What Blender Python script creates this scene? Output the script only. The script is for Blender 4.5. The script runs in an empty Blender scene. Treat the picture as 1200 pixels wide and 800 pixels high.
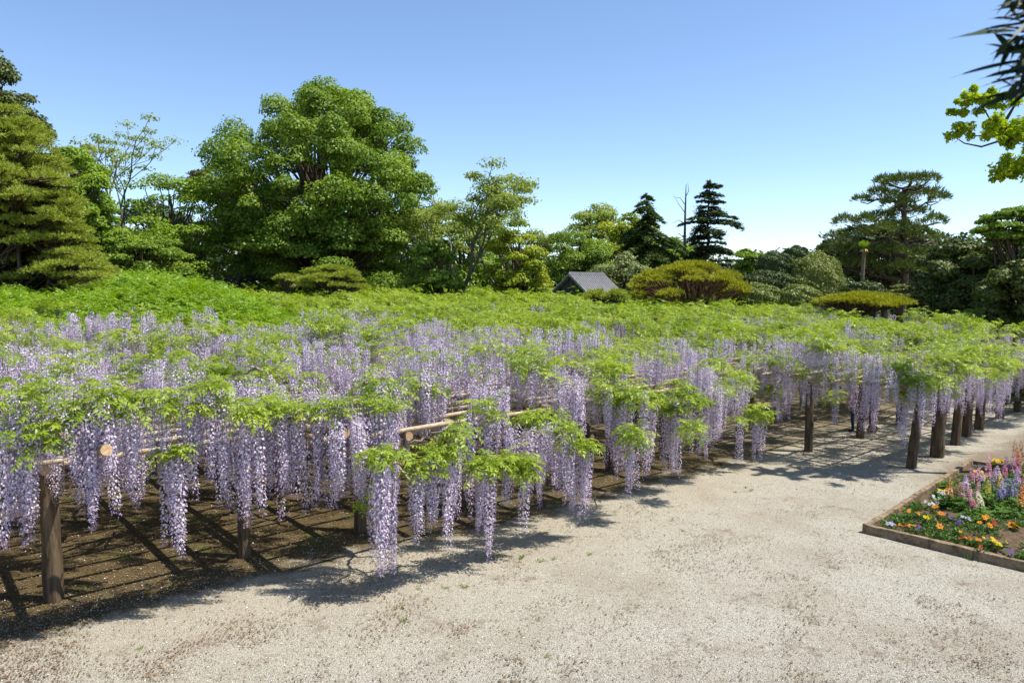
import bpy, math, random
import numpy as np
from mathutils import Vector, Matrix, Euler

# ------------------------------------------------------------------ camera, sky, sun, exposure
scene = bpy.context.scene
COL = scene.collection
W, H, F, CAM_Z, HORIZON = 1200.0, 800.0, 860.0, 4.3, 332.0
TILT = math.atan((H / 2 - HORIZON) / F)

cam_data = bpy.data.cameras.new('camera')
cam_data.sensor_width = 36.0
cam_data.lens = F / W * 36.0
cam_data.clip_start = 0.05
cam_data.clip_end = 4000
cam_data.dof.use_dof = True
cam_data.dof.focus_distance = 14.0
cam_data.dof.aperture_fstop = 4.5
cam = bpy.data.objects.new('camera', cam_data)
COL.objects.link(cam)
cam.location = (0, 0, CAM_Z)
cam.rotation_euler = (math.pi / 2 - TILT, 0, 0)
scene.camera = cam

SUN_EL, SUN_AZ = math.radians(64), math.radians(98)     # azimuth clockwise from +Y: from the right, high
world = bpy.data.worlds.new('World')
scene.world = world
world.use_nodes = True
wn = world.node_tree.nodes
sky_node = wn.new('ShaderNodeTexSky')
sky_node.sky_type = 'NISHITA'
sky_node.sun_disc = False
sky_node.sun_elevation = SUN_EL
sky_node.sun_rotation = SUN_AZ
sky_node.altitude = 0
sky_node.air_density = 0.8
sky_node.dust_density = 0.15
sky_node.ozone_density = 3.0
wn['Background'].inputs['Strength'].default_value = 0.136
world.node_tree.links.new(sky_node.outputs['Color'], wn['Background'].inputs['Color'])

sun_data = bpy.data.lights.new('sun', 'SUN')
sun_data.energy = 5.0
sun_data.angle = math.radians(0.53)
sun_data.color = (1.0, 0.95, 0.87)
sun = bpy.data.objects.new('sun', sun_data)
COL.objects.link(sun)
to_sun = Vector((math.sin(SUN_AZ) * math.cos(SUN_EL), math.cos(SUN_AZ) * math.cos(SUN_EL), math.sin(SUN_EL)))
sun.rotation_euler = to_sun.to_track_quat('Z', 'Y').to_euler()
sun.location = (20, -10, 40)

scene.view_settings.view_transform = 'Standard'
scene.view_settings.look = 'None'
scene.view_settings.gamma = 1.0
scene.view_settings.use_curve_mapping = False
scene.view_settings.exposure = 0.68
scene.cycles.max_bounces = 6
scene.cycles.diffuse_bounces = 2
scene.cycles.transparent_max_bounces = 8

rng = np.random.default_rng(11)
random.seed(5)

# ------------------------------------------------------------------ helpers
ct, st_ = math.cos(TILT), math.sin(TILT)
def ray(x, y):
    a, b = x - W / 2, H / 2 - y
    return Vector((a, b * st_ + F * ct, b * ct - F * st_))
def at(x, y, Y):
    d = ray(x, y); k = Y / d.y
    return Vector((d.x * k, Y, CAM_Z + d.z * k))
def on_z(x, y, z=0.0):
    d = ray(x, y); k = (z - CAM_Z) / d.z
    return Vector((d.x * k, d.y * k, z))
def px(n, Y):
    return n * Y / F

def smooth_noise(seed, cell):
    r = np.random.default_rng(seed)
    g = r.random((128, 128))
    def f(x, y):
        x, y = x / cell + 50, y / cell + 50
        i, j = int(math.floor(x)), int(math.floor(y))
        u, v = x - i, y - j
        u, v = u * u * (3 - 2 * u), v * v * (3 - 2 * v)
        i %= 127; j %= 127
        return (g[i, j] * (1 - u) + g[i + 1, j] * u) * (1 - v) + (g[i, j + 1] * (1 - u) + g[i + 1, j + 1] * u) * v
    return f

def mesh_np(name, V, F_, mats=(), mi=None, tone=None, smooth=False):
    V = np.asarray(V, np.float32).reshape(-1, 3)
    F_ = np.asarray(F_, np.int32)
    me = bpy.data.meshes.new(name)
    k = F_.shape[1]
    me.vertices.add(len(V)); me.vertices.foreach_set('co', V.ravel())
    me.loops.add(F_.size); me.loops.foreach_set('vertex_index', F_.ravel())
    me.polygons.add(len(F_)); me.polygons.foreach_set('loop_start', np.arange(0, F_.size, k, dtype=np.int32))
    for m in mats: me.materials.append(m)
    if mi is not None: me.polygons.foreach_set('material_index', np.asarray(mi, np.int32))
    me.update(calc_edges=True)
    if smooth: me.polygons.foreach_set('use_smooth', np.ones(len(F_), bool))
    if tone is not None:
        a = me.attributes.new('tone', 'FLOAT', 'POINT'); a.data.foreach_set('value', np.asarray(tone, np.float32))
    return me

class MB:
    """collects quads and triangles for one mesh"""
    def __init__(self): self.v, self.f, self.m = [], [], []
    def tube(self, pts, radii, n=8, mi=0, cap=True):
        pts = [Vector(p) for p in pts]; o = len(self.v)
        if not hasattr(radii, '__len__'): radii = [radii] * len(pts)
        up = Vector((0.13, 0.31, 0.94))
        for i, p in enumerate(pts):
            d = (pts[min(i + 1, len(pts) - 1)] - pts[max(i - 1, 0)]).normalized()
            a = d.cross(up)
            if a.length < 1e-3: a = d.cross(Vector((1, 0, 0)))
            a.normalize(); b = d.cross(a)
            for k in range(n):
                th = 2 * math.pi * k / n
                self.v.append(p + (a * math.cos(th) + b * math.sin(th)) * radii[i])
        for i in range(len(pts) - 1):
            for k in range(n):
                self.f.append((o + i * n + k, o + i * n + (k + 1) % n, o + (i + 1) * n + (k + 1) % n, o + (i + 1) * n + k)); self.m.append(mi)
        if cap:
            self.f.append(tuple(o + k for k in range(n))); self.m.append(mi)
            e = o + (len(pts) - 1) * n
            self.f.append(tuple(e + k for k in reversed(range(n)))); self.m.append(mi)
        return self
    def poly(self, pts, mi=0):
        o = len(self.v); self.v += [Vector(p) for p in pts]
        self.f.append(tuple(range(o, o + len(pts)))); self.m.append(mi); return self
    def box(self, c, s, rz=0, mi=0, top_in=0.0):
        o = len(self.v); c = Vector(c); R = Matrix.Rotation(rz, 3, 'Z')
        for z in (-1, 1):
            q = 1 - (top_in if z > 0 else 0)
            for x, y in ((-1, -1), (1, -1), (1, 1), (-1, 1)):
                self.v.append(c + R @ Vector((x * s[0] / 2 * q, y * s[1] / 2 * q, z * s[2] / 2)))
        for q in ((3, 2, 1, 0), (4, 5, 6, 7), (0, 1, 5, 4), (1, 2, 6, 5), (2, 3, 7, 6), (3, 0, 4, 7)):
            self.f.append(tuple(o + i for i in q)); self.m.append(mi)
        return self
    def mesh(self, name, mats, smooth=True):
        me = bpy.data.meshes.new(name); me.from_pydata([tuple(v) for v in self.v], [], self.f)
        for m in (mats if isinstance(mats, (list, tuple)) else [mats]): me.materials.append(m)
        me.polygons.foreach_set('material_index', self.m)
        me.polygons.foreach_set('use_smooth', [smooth and len(f) <= 4 for f in self.f])
        me.update(); return me

def link(name, data, parent=None, loc=None, rot=None, scale=None, kind=None, label=None, cat=None, group=None):
    o = bpy.data.objects.new(name, data); COL.objects.link(o)
    if parent is not None: o.parent = parent
    if loc is not None: o.location = loc
    if rot is not None: o.rotation_euler = rot
    if scale is not None: o.scale = scale if hasattr(scale, '__len__') else (scale,) * 3
    if kind: o['kind'] = kind
    if label: o['label'] = label
    if cat: o['category'] = cat
    if group: o['group'] = group
    return o
def thing(name, label, cat, loc=(0, 0, 0), rz=0, group=None):
    return link(name, None, None, loc, (0, 0, rz), None, None, label, cat, group)

# geometry-node scatter for what nobody could count
def scatter(name, protos, P, R, S, I, parent, kind='stuff'):
    me = bpy.data.meshes.new(name)
    P = np.asarray(P, np.float32).reshape(-1, 3); n = len(P)
    me.vertices.add(n); me.vertices.foreach_set('co', P.ravel())
    a = me.attributes.new('rot', 'FLOAT_VECTOR', 'POINT'); a.data.foreach_set('vector', np.asarray(R, np.float32).ravel())
    a = me.attributes.new('scl', 'FLOAT', 'POINT'); a.data.foreach_set('value', np.asarray(S, np.float32).ravel())
    a = me.attributes.new('idx', 'INT', 'POINT'); a.data.foreach_set('value', np.asarray(I, np.int32).ravel())
    me.update()
    o = link(name, me, parent, kind=kind)
    ng = bpy.data.node_groups.new(name + '_nodes', 'GeometryNodeTree')
    ng.interface.new_socket('Geometry', in_out='INPUT', socket_type='NodeSocketGeometry')
    ng.interface.new_socket('Geometry', in_out='OUTPUT', socket_type='NodeSocketGeometry')
    N, L = ng.nodes, ng.links
    gi, go = N.new('NodeGroupInput'), N.new('NodeGroupOutput')
    iop = N.new('GeometryNodeInstanceOnPoints')
    join = N.new('GeometryNodeJoinGeometry')
    for p in protos:
        oi = N.new('GeometryNodeObjectInfo'); oi.inputs['Object'].default_value = p; oi.inputs['As Instance'].default_value = False
        gti = N.new('GeometryNodeGeometryToInstance')
        L.new(oi.outputs['Geometry'], gti.inputs[0]); L.new(gti.outputs[0], join.inputs[0])
    def attr(nm, t):
        q = N.new('GeometryNodeInputNamedAttribute'); q.data_type = t; q.inputs['Name'].default_value = nm; return q.outputs['Attribute']
    L.new(gi.outputs[0], iop.inputs['Points']); L.new(join.outputs[0], iop.inputs['Instance'])
    iop.inputs['Pick Instance'].default_value = True
    L.new(attr('idx', 'INT'), iop.inputs['Instance Index'])
    e2r = N.new('FunctionNodeEulerToRotation')
    L.new(attr('rot', 'FLOAT_VECTOR'), e2r.inputs[0]); L.new(e2r.outputs[0], iop.inputs['Rotation'])
    L.new(attr('scl', 'FLOAT'), iop.inputs['Scale'])
    L.new(iop.outputs[0], go.inputs[0])
    md = o.modifiers.new('scatter', 'NODES'); md.node_group = ng
    return o
def proto(name, me):
    return bpy.data.objects.new(name, me)

# ------------------------------------------------------------------ materials
def new_mat(name):
    m = bpy.data.materials.new(name); m.use_nodes = True
    nt = m.node_tree; nt.nodes.clear()
    return m, nt.nodes, nt.links
def c4(c): return (c[0], c[1], c[2], 1.0)
def mixc(N, L, fac, a, b):
    n = N.new('ShaderNodeMix'); n.data_type = 'RGBA'
    for sock, v in ((n.inputs[0], fac), (n.inputs[6], a), (n.inputs[7], b)):
        if hasattr(v, 'is_linked') or hasattr(v, 'links'): L.new(v, sock)
        elif isinstance(v, (tuple, list)): sock.default_value = c4(v)
        else: sock.default_value = v
    return n.outputs[2]
def ramp(N, L, src, stops):
    r = N.new('ShaderNodeValToRGB'); L.new(src, r.inputs[0])
    e = r.color_ramp.elements
    while len(e) < len(stops): e.new(0.5)
    for q, (p, c) in zip(e, stops): q.position = p; q.color = c4(c) if hasattr(c, '__len__') else (c, c, c, 1)
    return r.outputs[0]
def noise(N, L, scale, detail=4, rough=0.55, vec=None, dist=0.0):
    n = N.new('ShaderNodeTexNoise'); n.inputs['Scale'].default_value = scale; n.inputs['Detail'].default_value = detail
    n.inputs['Roughness'].default_value = rough; n.inputs['Distortion'].default_value = dist
    if vec is not None: L.new(vec, n.inputs['Vector'])
    return n.outputs['Fac']
def finish(N, L, shader, m):
    o = N.new('ShaderNodeOutputMaterial'); L.new(shader, o.inputs['Surface']); return m
def principled(N, L, col, rough=0.7, spec=0.3, bump=None, bstr=0.3, bdist=0.02):
    p = N.new('ShaderNodeBsdfPrincipled')
    if hasattr(col, 'links'): L.new(col, p.inputs['Base Color'])
    else: p.inputs['Base Color'].default_value = c4(col)
    p.inputs['Roughness'].default_value = rough; p.inputs['Specular IOR Level'].default_value = spec
    if bump is not None:
        b = N.new('ShaderNodeBump'); b.inputs['Strength'].default_value = bstr; b.inputs['Distance'].default_value = bdist
        L.new(bump, b.inputs['Height']); L.new(b.outputs[0], p.inputs['Normal'])
    return p.outputs[0]

def leaf_mat(name, dark, light, trans=0.35, tcol=None, rough=0.5, spec=0.25, use='tone'):
    m, N, L = new_mat(name)
    if use == 'tone':
        a = N.new('ShaderNodeAttribute'); a.attribute_name = 'tone'; f = a.outputs['Fac']
    else:
        i = N.new('ShaderNodeObjectInfo'); f = i.outputs['Random']
        a = N.new('ShaderNodeAttribute'); a.attribute_name = 'tone'
        mm = N.new('ShaderNodeMath'); mm.operation = 'MULTIPLY_ADD'; L.new(f, mm.inputs[0]); mm.inputs[1].default_value = 0.6
        m2 = N.new('ShaderNodeMath'); m2.operation = 'MULTIPLY'; L.new(a.outputs['Fac'], m2.inputs[0]); m2.inputs[1].default_value = 0.4
        L.new(m2.outputs[0], mm.inputs[2]); f = mm.outputs[0]
    col = mixc(N, L, f, dark, light)
    p = principled(N, L, col, rough, spec)
    t = N.new('ShaderNodeBsdfTranslucent')
    if tcol is None:
        hs = N.new('ShaderNodeHueSaturation'); hs.inputs['Saturation'].default_value = 1.1; hs.inputs['Value'].default_value = 1.15
        L.new(col, hs.inputs['Color']); L.new(hs.outputs[0], t.inputs['Color'])
    else: t.inputs['Color'].default_value = c4(tcol)
    s = N.new('ShaderNodeMixShader'); s.inputs[0].default_value = trans
    L.new(p, s.inputs[1]); L.new(t.outputs[0], s.inputs[2])
    return finish(N, L, s.outputs[0], m)

def bark_mat(name, a, b, scale=9, stretch=0.15, bstr=0.7):
    m, N, L = new_mat(name)
    tc = N.new('ShaderNodeTexCoord'); mp = N.new('ShaderNodeMapping'); mp.inputs['Scale'].default_value = (1, 1, stretch)
    L.new(tc.outputs['Object'], mp.inputs['Vector'])
    f = noise(N, L, scale, 6, 0.65, mp.outputs[0], 0.6)
    col = ramp(N, L, f, [(0.3, a), (0.62, b)])
    f2 = noise(N, L, scale * 3.1, 4, 0.6, mp.outputs[0])
    return finish(N, L, principled(N, L, col, 0.85, 0.15, f2, bstr, 0.03), m)

M_bark = bark_mat('bark_brown', (0.035, 0.026, 0.018), (0.11, 0.082, 0.055), 6)
M_bark_grey = bark_mat('bark_grey', (0.07, 0.062, 0.052), (0.2, 0.18, 0.15), 6)
M_post = bark_mat('post_wood', (0.03, 0.02, 0.012), (0.15, 0.105, 0.065), 11)
M_vine = bark_mat('vine_bark', (0.16, 0.13, 0.1), (0.42, 0.36, 0.29), 14, 0.4)
M_trunkvine = bark_mat('vine_trunk_bark', (0.06, 0.045, 0.03), (0.17, 0.13, 0.09), 9, 0.3)

def bamboo_mat():
    m, N, L = new_mat('weathered_pole')
    tc = N.new('ShaderNodeTexCoord'); mp = N.new('ShaderNodeMapping'); mp.inputs['Scale'].default_value = (0.6, 1, 1)
    L.new(tc.outputs['Object'], mp.inputs['Vector'])
    f = noise(N, L, 18, 5, 0.6, mp.outputs[0])
    return finish(N, L, principled(N, L, ramp(N, L, f, [(0.3, (0.22, 0.15, 0.09)), (0.65, (0.5, 0.4, 0.27))]), 0.6, 0.3, f, 0.3, 0.01), m)
M_bamboo = bamboo_mat()
def log_end_mat():
    m, N, L = new_mat('cut_log_end')
    tc = N.new('ShaderNodeTexCoord')
    f = noise(N, L, 26, 4, .6, tc.outputs['Object'])
    return finish(N, L, principled(N, L, ramp(N, L, f, [(0.3, (0.36, 0.22, 0.11)), (0.7, (0.6, 0.43, 0.26))]), 0.8, 0.1), m)
M_logend = log_end_mat()

M_petal = leaf_mat('petal_pale', (0.70, 0.60, 0.735), (0.89, 0.82, 0.89), 0.3, None, 0.6, 0.15, 'random')
M_keel = leaf_mat('petal_violet', (0.36, 0.245, 0.42), (0.54, 0.42, 0.56), 0.25, None, 0.6, 0.15, 'random')
M_bud = leaf_mat('bud_mauve', (0.3, 0.22, 0.36), (0.46, 0.36, 0.5), 0.2, None, 0.6, 0.15, 'random')
M_stem = leaf_mat('green_stem', (0.12, 0.15, 0.05), (0.2, 0.24, 0.08), 0.1, None, 0.6, 0.2, 'random')
M_wleaf = leaf_mat('wisteria_leaf', (0.13, 0.23, 0.016), (0.42, 0.50, 0.06), 0.45, None, 0.42, 0.3, 'random')
M_wleaf_dark = leaf_mat('wisteria_leaf_full', (0.13, 0.25, 0.018), (0.31, 0.44, 0.04), 0.42, None, 0.42, 0.3, 'random')

# ------------------------------------------------------------------ pergola frame (u along the front row, v into the pergola)
P0 = on_z(63, 703)
A_U = math.radians(40.5)
U2 = Vector((math.cos(A_U), math.sin(A_U), 0)); V2 = Vector((-math.sin(A_U), math.cos(A_U), 0))
def st2w(s, t, z=0.0):
    p = P0 + U2 * s + V2 * t; return Vector((p.x, p.y, z))
def w2st(p):
    d = Vector((p[0], p[1], 0)) - Vector((P0.x, P0.y, 0)); return d.dot(U2), d.dot(V2)
def front_edge(s):
    return float(np.interp(s, [-20, 2.0, 3.2, 12.4, 13.3, 16.0, 40], [-1.55, -1.7, -3.1, -3.1, -1.3, -.6, -.6]))
EXT_S, EXT_T = 15.9, -4.55       # the part of the pergola that steps forward
def under(s, t):
    return (t > -0.3 and s < 40) or (s > EXT_S - 0.3 and t > EXT_T - 0.3 and s < 40)

# ------------------------------------------------------------------ ground
def ground_material():
    m, N, L = new_mat('gravel_and_soil')
    geo = N.new('ShaderNodeNewGeometry'); pos = geo.outputs['Position']
    sep = N.new('ShaderNodeSeparateXYZ')
    mp = N.new('ShaderNodeMapping'); mp.vector_type = 'POINT'
    # rotate world coordinates into the pergola frame: x = s, y = t
    vs = N.new('ShaderNodeVectorMath'); vs.operation = 'SUBTRACT'; L.new(pos, vs.inputs[0]); vs.inputs[1].default_value = (P0.x, P0.y, 0)
    vr = N.new('ShaderNodeVectorRotate'); vr.rotation_type = 'Z_AXIS'; vr.inputs['Angle'].default_value = -A_U
    L.new(vs.outputs[0], vr.inputs['Vector']); L.new(vr.outputs[0], sep.inputs[0])
    s, t = sep.outputs[0], sep.outputs[1]
    def math_(op, a, b=None, c=None):
        q = N.new('ShaderNodeMath'); q.operation = op
        for i, v in enumerate((a, b, c)):
            if v is None: continue
            if hasattr(v, 'links'): L.new(v, q.inputs[i])
            else: q.inputs[i].default_value = v
        return q.outputs[0]
    def sm(x, a, b):
        r = N.new('ShaderNodeMapRange'); r.interpolation_type = 'SMOOTHSTEP'; L.new(x, r.inputs[0])
        r.inputs[1].default_value = a; r.inputs[2].default_value = b; return r.outputs[0]
    # gravel
    fine = noise(N, L, 60, 5, 0.75, pos)
    vor = N.new('ShaderNodeTexVoronoi'); vor.inputs['Scale'].default_value = 95; L.new(pos, vor.inputs['Vector'])
    stone = ramp(N, L, vor.outputs['Color'], [(0.1, (0.18, 0.16, 0.12)), (0.4, (0.35, 0.325, 0.26)), (0.85, (0.51, 0.49, 0.41))])
    grav = mixc(N, L, math_('MULTIPLY', sm(fine, 0.52, 0.74), 0.28), stone, (0.16, 0.12, 0.08))
    big = noise(N, L, 0.55, 5, 0.6, pos)
    grav = mixc(N, L, math_('MULTIPLY', sm(big, 0.42, 0.68), 0.45), grav, (0.25, 0.2, 0.14))
    lit = noise(N, L, 1.5, 9, 0.78, pos, 0.15)
    grav = mixc(N, L, math_('MULTIPLY', sm(lit, 0.54, 0.65), 0.6), grav, (0.15, 0.1, 0.06))
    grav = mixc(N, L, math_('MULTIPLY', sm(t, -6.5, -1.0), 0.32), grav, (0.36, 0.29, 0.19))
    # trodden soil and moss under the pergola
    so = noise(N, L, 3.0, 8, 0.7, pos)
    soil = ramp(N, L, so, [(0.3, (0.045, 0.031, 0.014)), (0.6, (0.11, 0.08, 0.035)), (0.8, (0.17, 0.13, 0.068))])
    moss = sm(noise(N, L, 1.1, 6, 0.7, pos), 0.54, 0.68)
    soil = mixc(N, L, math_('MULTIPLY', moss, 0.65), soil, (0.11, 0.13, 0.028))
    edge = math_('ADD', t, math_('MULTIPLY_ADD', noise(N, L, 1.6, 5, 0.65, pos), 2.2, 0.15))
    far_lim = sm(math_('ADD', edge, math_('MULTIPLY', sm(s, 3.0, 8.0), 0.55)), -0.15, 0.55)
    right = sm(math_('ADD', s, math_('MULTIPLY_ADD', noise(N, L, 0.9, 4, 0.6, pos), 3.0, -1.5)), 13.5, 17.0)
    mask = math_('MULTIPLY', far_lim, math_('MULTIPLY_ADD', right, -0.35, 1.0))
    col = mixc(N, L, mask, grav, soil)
    # bare brown path between the bed and the right-hand posts
    pathn = math_('ADD', t, math_('MULTIPLY_ADD', noise(N, L, 1.2, 5, 0.65, pos), 1.6, -0.8))
    pm = math_('MULTIPLY', math_('MULTIPLY', sm(pathn, -6.9, -6.2), math_('SUBTRACT', 1.0, sm(pathn, -5.5, -4.7))), sm(s, 14.5, 17.5))
    col = mixc(N, L, math_('MULTIPLY', pm, 0.75), col, (0.17, 0.125, 0.08))
    bmp = math_('ADD', vor.outputs['Distance'], math_('MULTIPLY', fine, 0.6))
    return finish(N, L, principled(N, L, col, 0.9, 0.12, bmp, 0.75, 0.02), m)
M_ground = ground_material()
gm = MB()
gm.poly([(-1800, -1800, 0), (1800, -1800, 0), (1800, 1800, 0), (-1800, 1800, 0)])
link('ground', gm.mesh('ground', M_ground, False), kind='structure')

# ------------------------------------------------------------------ wisteria prototypes
def rhomb(P, A, B):
    """quads from centre, half-length and half-width vectors"""
    n = len(P)
    V = np.stack([P - A, P + B, P + A, P - B], 1).reshape(-1, 3)
    Fq = np.arange(4 * n, dtype=np.int32).reshape(-1, 4)
    return V, Fq
def unit(v): return v / np.maximum(np.linalg.norm(v, axis=-1, keepdims=True), 1e-9)

def raceme_mesh(k, n=165, L_=1.0, full=1.0):
    r = np.random.default_rng(100 + k)
    h = np.sort(r.random(n)) ** 0.95
    ang = r.random(n) * 0.6 + np.arange(n) * 2.39996
    rad = 0.072 * full * (1 - 0.62 * h) * (0.75 + 0.4 * r.random(n)) * np.minimum(1, 0.35 + h * 8)
    bendx = 0.02 * np.sin(h * 3 + k); bendy = 0.02 * np.cos(h * 2.3 + 2 * k)
    z = -0.04 - h * (L_ - 0.04)
    C = np.stack([rad * np.cos(ang) + bendx, rad * np.sin(ang) + bendy, z + 0.012 * r.standard_normal(n)], 1)
    O = np.stack([np.cos(ang), np.sin(ang), 0.25 + 0.3 * r.standard_normal(n)], 1); O = unit(O + 0.25 * r.standard_normal((n, 3)))
    size = 0.0148 * (1 - 0.45 * h ** 3) * (0.8 + 0.4 * r.random(n))
    T = unit(np.cross(O, unit(r.standard_normal((n, 3)) + np.array([0, 0, 1.5]))))
    B = np.cross(O, T)
    V1, F1 = rhomb(C, T * size[:, None], B * (size * 0.9)[:, None])
    # keel and wings hang below and in front of the banner
    C2 = C + O * 0.008 - np.array([0, 0, 0.011])
    D = unit(O * 0.8 + np.array([0, 0, -0.7])); S2 = unit(np.cross(D, B) + 0.2 * r.standard_normal((n, 3)))
    V2_, F2 = rhomb(C2, D * (size * 0.8)[:, None], S2 * (size * 0.5)[:, None])
    V3, F3 = rhomb(C2 + np.array([0, 0, .002]), D * (size * 0.75)[:, None], unit(np.cross(D, S2)) * (size * 0.5)[:, None])
    bud = h > 0.93
    mi = np.concatenate([np.where(bud, 2, np.where(r.random(n) < 0.1, 1, 0)), np.where(bud, 2, 1), np.where(bud, 2, np.where(r.random(n) < 0.45, 1, 0))])
    # stem
    mb = MB(); mb.tube([(0, 0, 0.05), (0.01 * math.sin(k), 0, -0.3), (bendx[n // 2], bendy[n // 2], -0.6), (bendx[-1], bendy[-1], -L_ * 0.97)], [0.004, 0.004, 0.003, 0.0015], 3, 0, False)
    Vs = np.array([tuple(v) for v in mb.v]); Fs = np.array(mb.f)
    V = np.concatenate([V1, V2_, V3, Vs]); Fq = np.concatenate([F1, F2 + len(V1), F3 + len(V1) * 2, Fs + len(V1) * 3])
    mi = np.concatenate([mi, np.full(len(Fs), 3)])
    tone = np.concatenate([np.repeat(r.random(n), 4)] * 3 + [np.full(len(Vs), 0.5)])
    return mesh_np('raceme', V, Fq, [M_petal, M_keel, M_bud, M_stem], mi, tone)
RACEMES = [raceme_mesh(k, 150 + 14 * (k % 4), 1.0, (1.0, 1.15, 0.85, 1.05)[k % 4]) for k in range(8)]
RAC_P = [proto('raceme_source', m) for m in RACEMES]

def spray_mesh(k, mat, nl=7, droop=0.5, leaf=0.075, pairs=6):
    r = np.random.default_rng(200 + k)
    Ps, As, Bs = [], [], []
    mb = MB()
    for i in range(nl):
        a = i * 2.4 + r.random() * 0.8; el = 0.15 + r.random() * 0.7
        d = np.array([math.cos(a) * math.cos(el), math.sin(a) * math.cos(el), math.sin(el)])
        Lr = 0.2 + 0.14 * r.random()
        p = np.array([0, 0, 0.0]) + d * 0.03; rp = [p]
        side0 = unit(np.cross(d, [0, 0, 1.0]))
        for j in range(pairs):
            d = unit(d + np.array([0, 0, -droop * (0.18 + 0.25 * j / pairs)])); p = p + d * Lr / pairs; rp.append(p)
            side = unit(np.cross(d, [0, 0, 1.0]) + 0.1 * r.standard_normal(3)); upv = np.cross(side, d)
            sz = leaf * (0.75 + 0.5 * r.random()) * (1 - 0.25 * abs(j - 2.5) / 3)
            for sg in (-1, 1):
                dl = unit(side * sg * 0.85 + d * 0.55 + upv * (-0.25 - 0.35 * r.random()) + 0.12 * r.standard_normal(3))
                wv = unit(np.cross(dl, upv + 0.25 * r.standard_normal(3)))
                Ps.append(p + dl * sz * 0.55); As.append(dl * sz * 0.5); Bs.append(wv * sz * 0.19)
        dl = unit(d + np.array([0, 0, -0.3])); wv = unit(np.cross(dl, [0.2, 0.1, 1]))
        Ps.append(p + dl * leaf * 0.55); As.append(dl * leaf * 0.55); Bs.append(wv * leaf * 0.2)
        mb.tube([rp[0], rp[3], rp[-1]], [0.003, 0.0025, 0.0015], 3, 0, False)
    Ps, As, Bs = map(np.array, (Ps, As, Bs))
    V, Fq = rhomb(Ps, As, Bs)
    # pull the widest point towards the leaf base, so the leaflets taper to a drawn-out tip
    V = V.reshape(-1, 4, 3); V[:, 1] -= As * 0.25; V[:, 3] -= As * 0.25; V = V.reshape(-1, 3)
    n = len(Ps)
    Vs = np.array([tuple(v) for v in mb.v]); Fs = np.array(mb.f)
    tone = np.concatenate([np.repeat(np.clip(r.normal(0.55, 0.25, n), 0, 1), 4), np.full(len(Vs), 0.6)])
    mi = np.concatenate([np.zeros(n, int), np.zeros(len(Fs), int)])
    return mesh_np('leaf_spray', np.concatenate([V, Vs]), np.concatenate([Fq, Fs + len(V)]), [mat], mi, tone)
SPRAYS = [spray_mesh(k, M_wleaf, 6 + k % 3, 0.45 + 0.1 * k) for k in range(6)]
SPR_P = [proto('spray_source', m) for m in SPRAYS]
DSPRAYS = [spray_mesh(20 + k, M_wleaf_dark, 8, 0.35 + 0.1 * k, 0.085) for k in range(4)]
DSPR_P = [proto('full_spray_source', m) for m in DSPRAYS]

# ------------------------------------------------------------------ pergola: posts, beams, poles
POST_FRONT = [(63, 703, .115), (287, 652, .09), (422, 622, .1), (547, 594, .09), (716, 551, .13), (776, 531, .09), (866, 513, .09), (948, 489, .1)]
POST_EXT = [(1068, 548, .105, .16), (1098, 535, .15, .04), (1119, 521, .11, .1), (1132, 511, .125, .03), (1147, 503, .12, .06), (1171, 490, .11, .0), (1192, 482, .1, .0)]
def post_mesh(r, h, k, lean=(0, 0)):
    rr = np.random.default_rng(300 + k); mb = MB(); n = 12; rings = 9
    for i in range(rings + 1):
        z = -0.06 + (h + 0.06) * i / rings
        for j in range(n):
            a = 2 * math.pi * j / n
            q = r * (1.08 - 0.16 * i / rings) * (1 + 0.05 * math.sin(3 * a + k + i * .4) + 0.05 * rr.standard_normal())
            mb.v.append(Vector((q * math.cos(a) + lean[0] * z / h, q * math.sin(a) + lean[1] * z / h, z)))
    for i in range(rings):
        for j in range(n):
            mb.f.append((i * n + j, i * n + (j + 1) % n, (i + 1) * n + (j + 1) % n, (i + 1) * n + j)); mb.m.append(0)
    mb.f.append(tuple(rings * n + j for j in range(n))); mb.m.append(0)
    return mb.mesh('post', M_post)
def pole_mesh(name, length, r, knots=True, k=0, ends=False):
    rr = random.Random(k); mb = MB(); pts, rad = [], []
    n = max(2, int(length / 0.55))
    for i in range(n + 1):
        x = length * i / n
        pts.append((x, 0.02 * math.sin(x * 0.9 + k), 0.015 * math.sin(x * 1.3 + 2 * k))); rad.append(r * (1 - 0.2 * i / n) * (1.1 if knots and i % 2 else 1.0) * rr.uniform(.95, 1.05))
    mb.tube(pts, rad, 8, 0, True)
    mb.m[-1] = 1; mb.m[-2] = 1
    return mb.mesh(name, [M_bamboo, M_logend])

TRELLIS = 1.94
pergola = thing('pergola', 'long log and bamboo pergola carrying the wisteria, cut log ends showing along its front', 'pergola', st2w(0, 0))
pergola.rotation_euler = (0, 0, A_U)
ext = thing('pergola', 'stepped-forward pergola bay on stout bark posts beside the flower bed', 'pergola', st2w(EXT_S, EXT_T))
ext.rotation_euler = (0, 0, A_U)
for i, (x, y, r) in enumerate(POST_FRONT):
    s, t = w2st(on_z(x, y))
    link('post', post_mesh(r, TRELLIS, i), pergola, (s, t, 0))
k = 0
for t in (3.3, 6.6, 9.9, 13.2, 17):
    for s in np.arange(-7.0, 33, 2.6 if t < 8 else 3.6):
        link('post', post_mesh(.085 + .03 * rng.random(), TRELLIS, 40 + k), pergola, (s + rng.normal(0, .2), t + rng.normal(0, .15), 0)); k += 1
for i, (x, y, r, lean) in enumerate(POST_EXT):
    s, t = w2st(on_z(x, y))
    link('post', post_mesh(r, TRELLIS, 20 + i, (lean * math.cos(A_U), -lean * math.sin(A_U))), ext, (s - EXT_S, t - EXT_T, 0))
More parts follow.
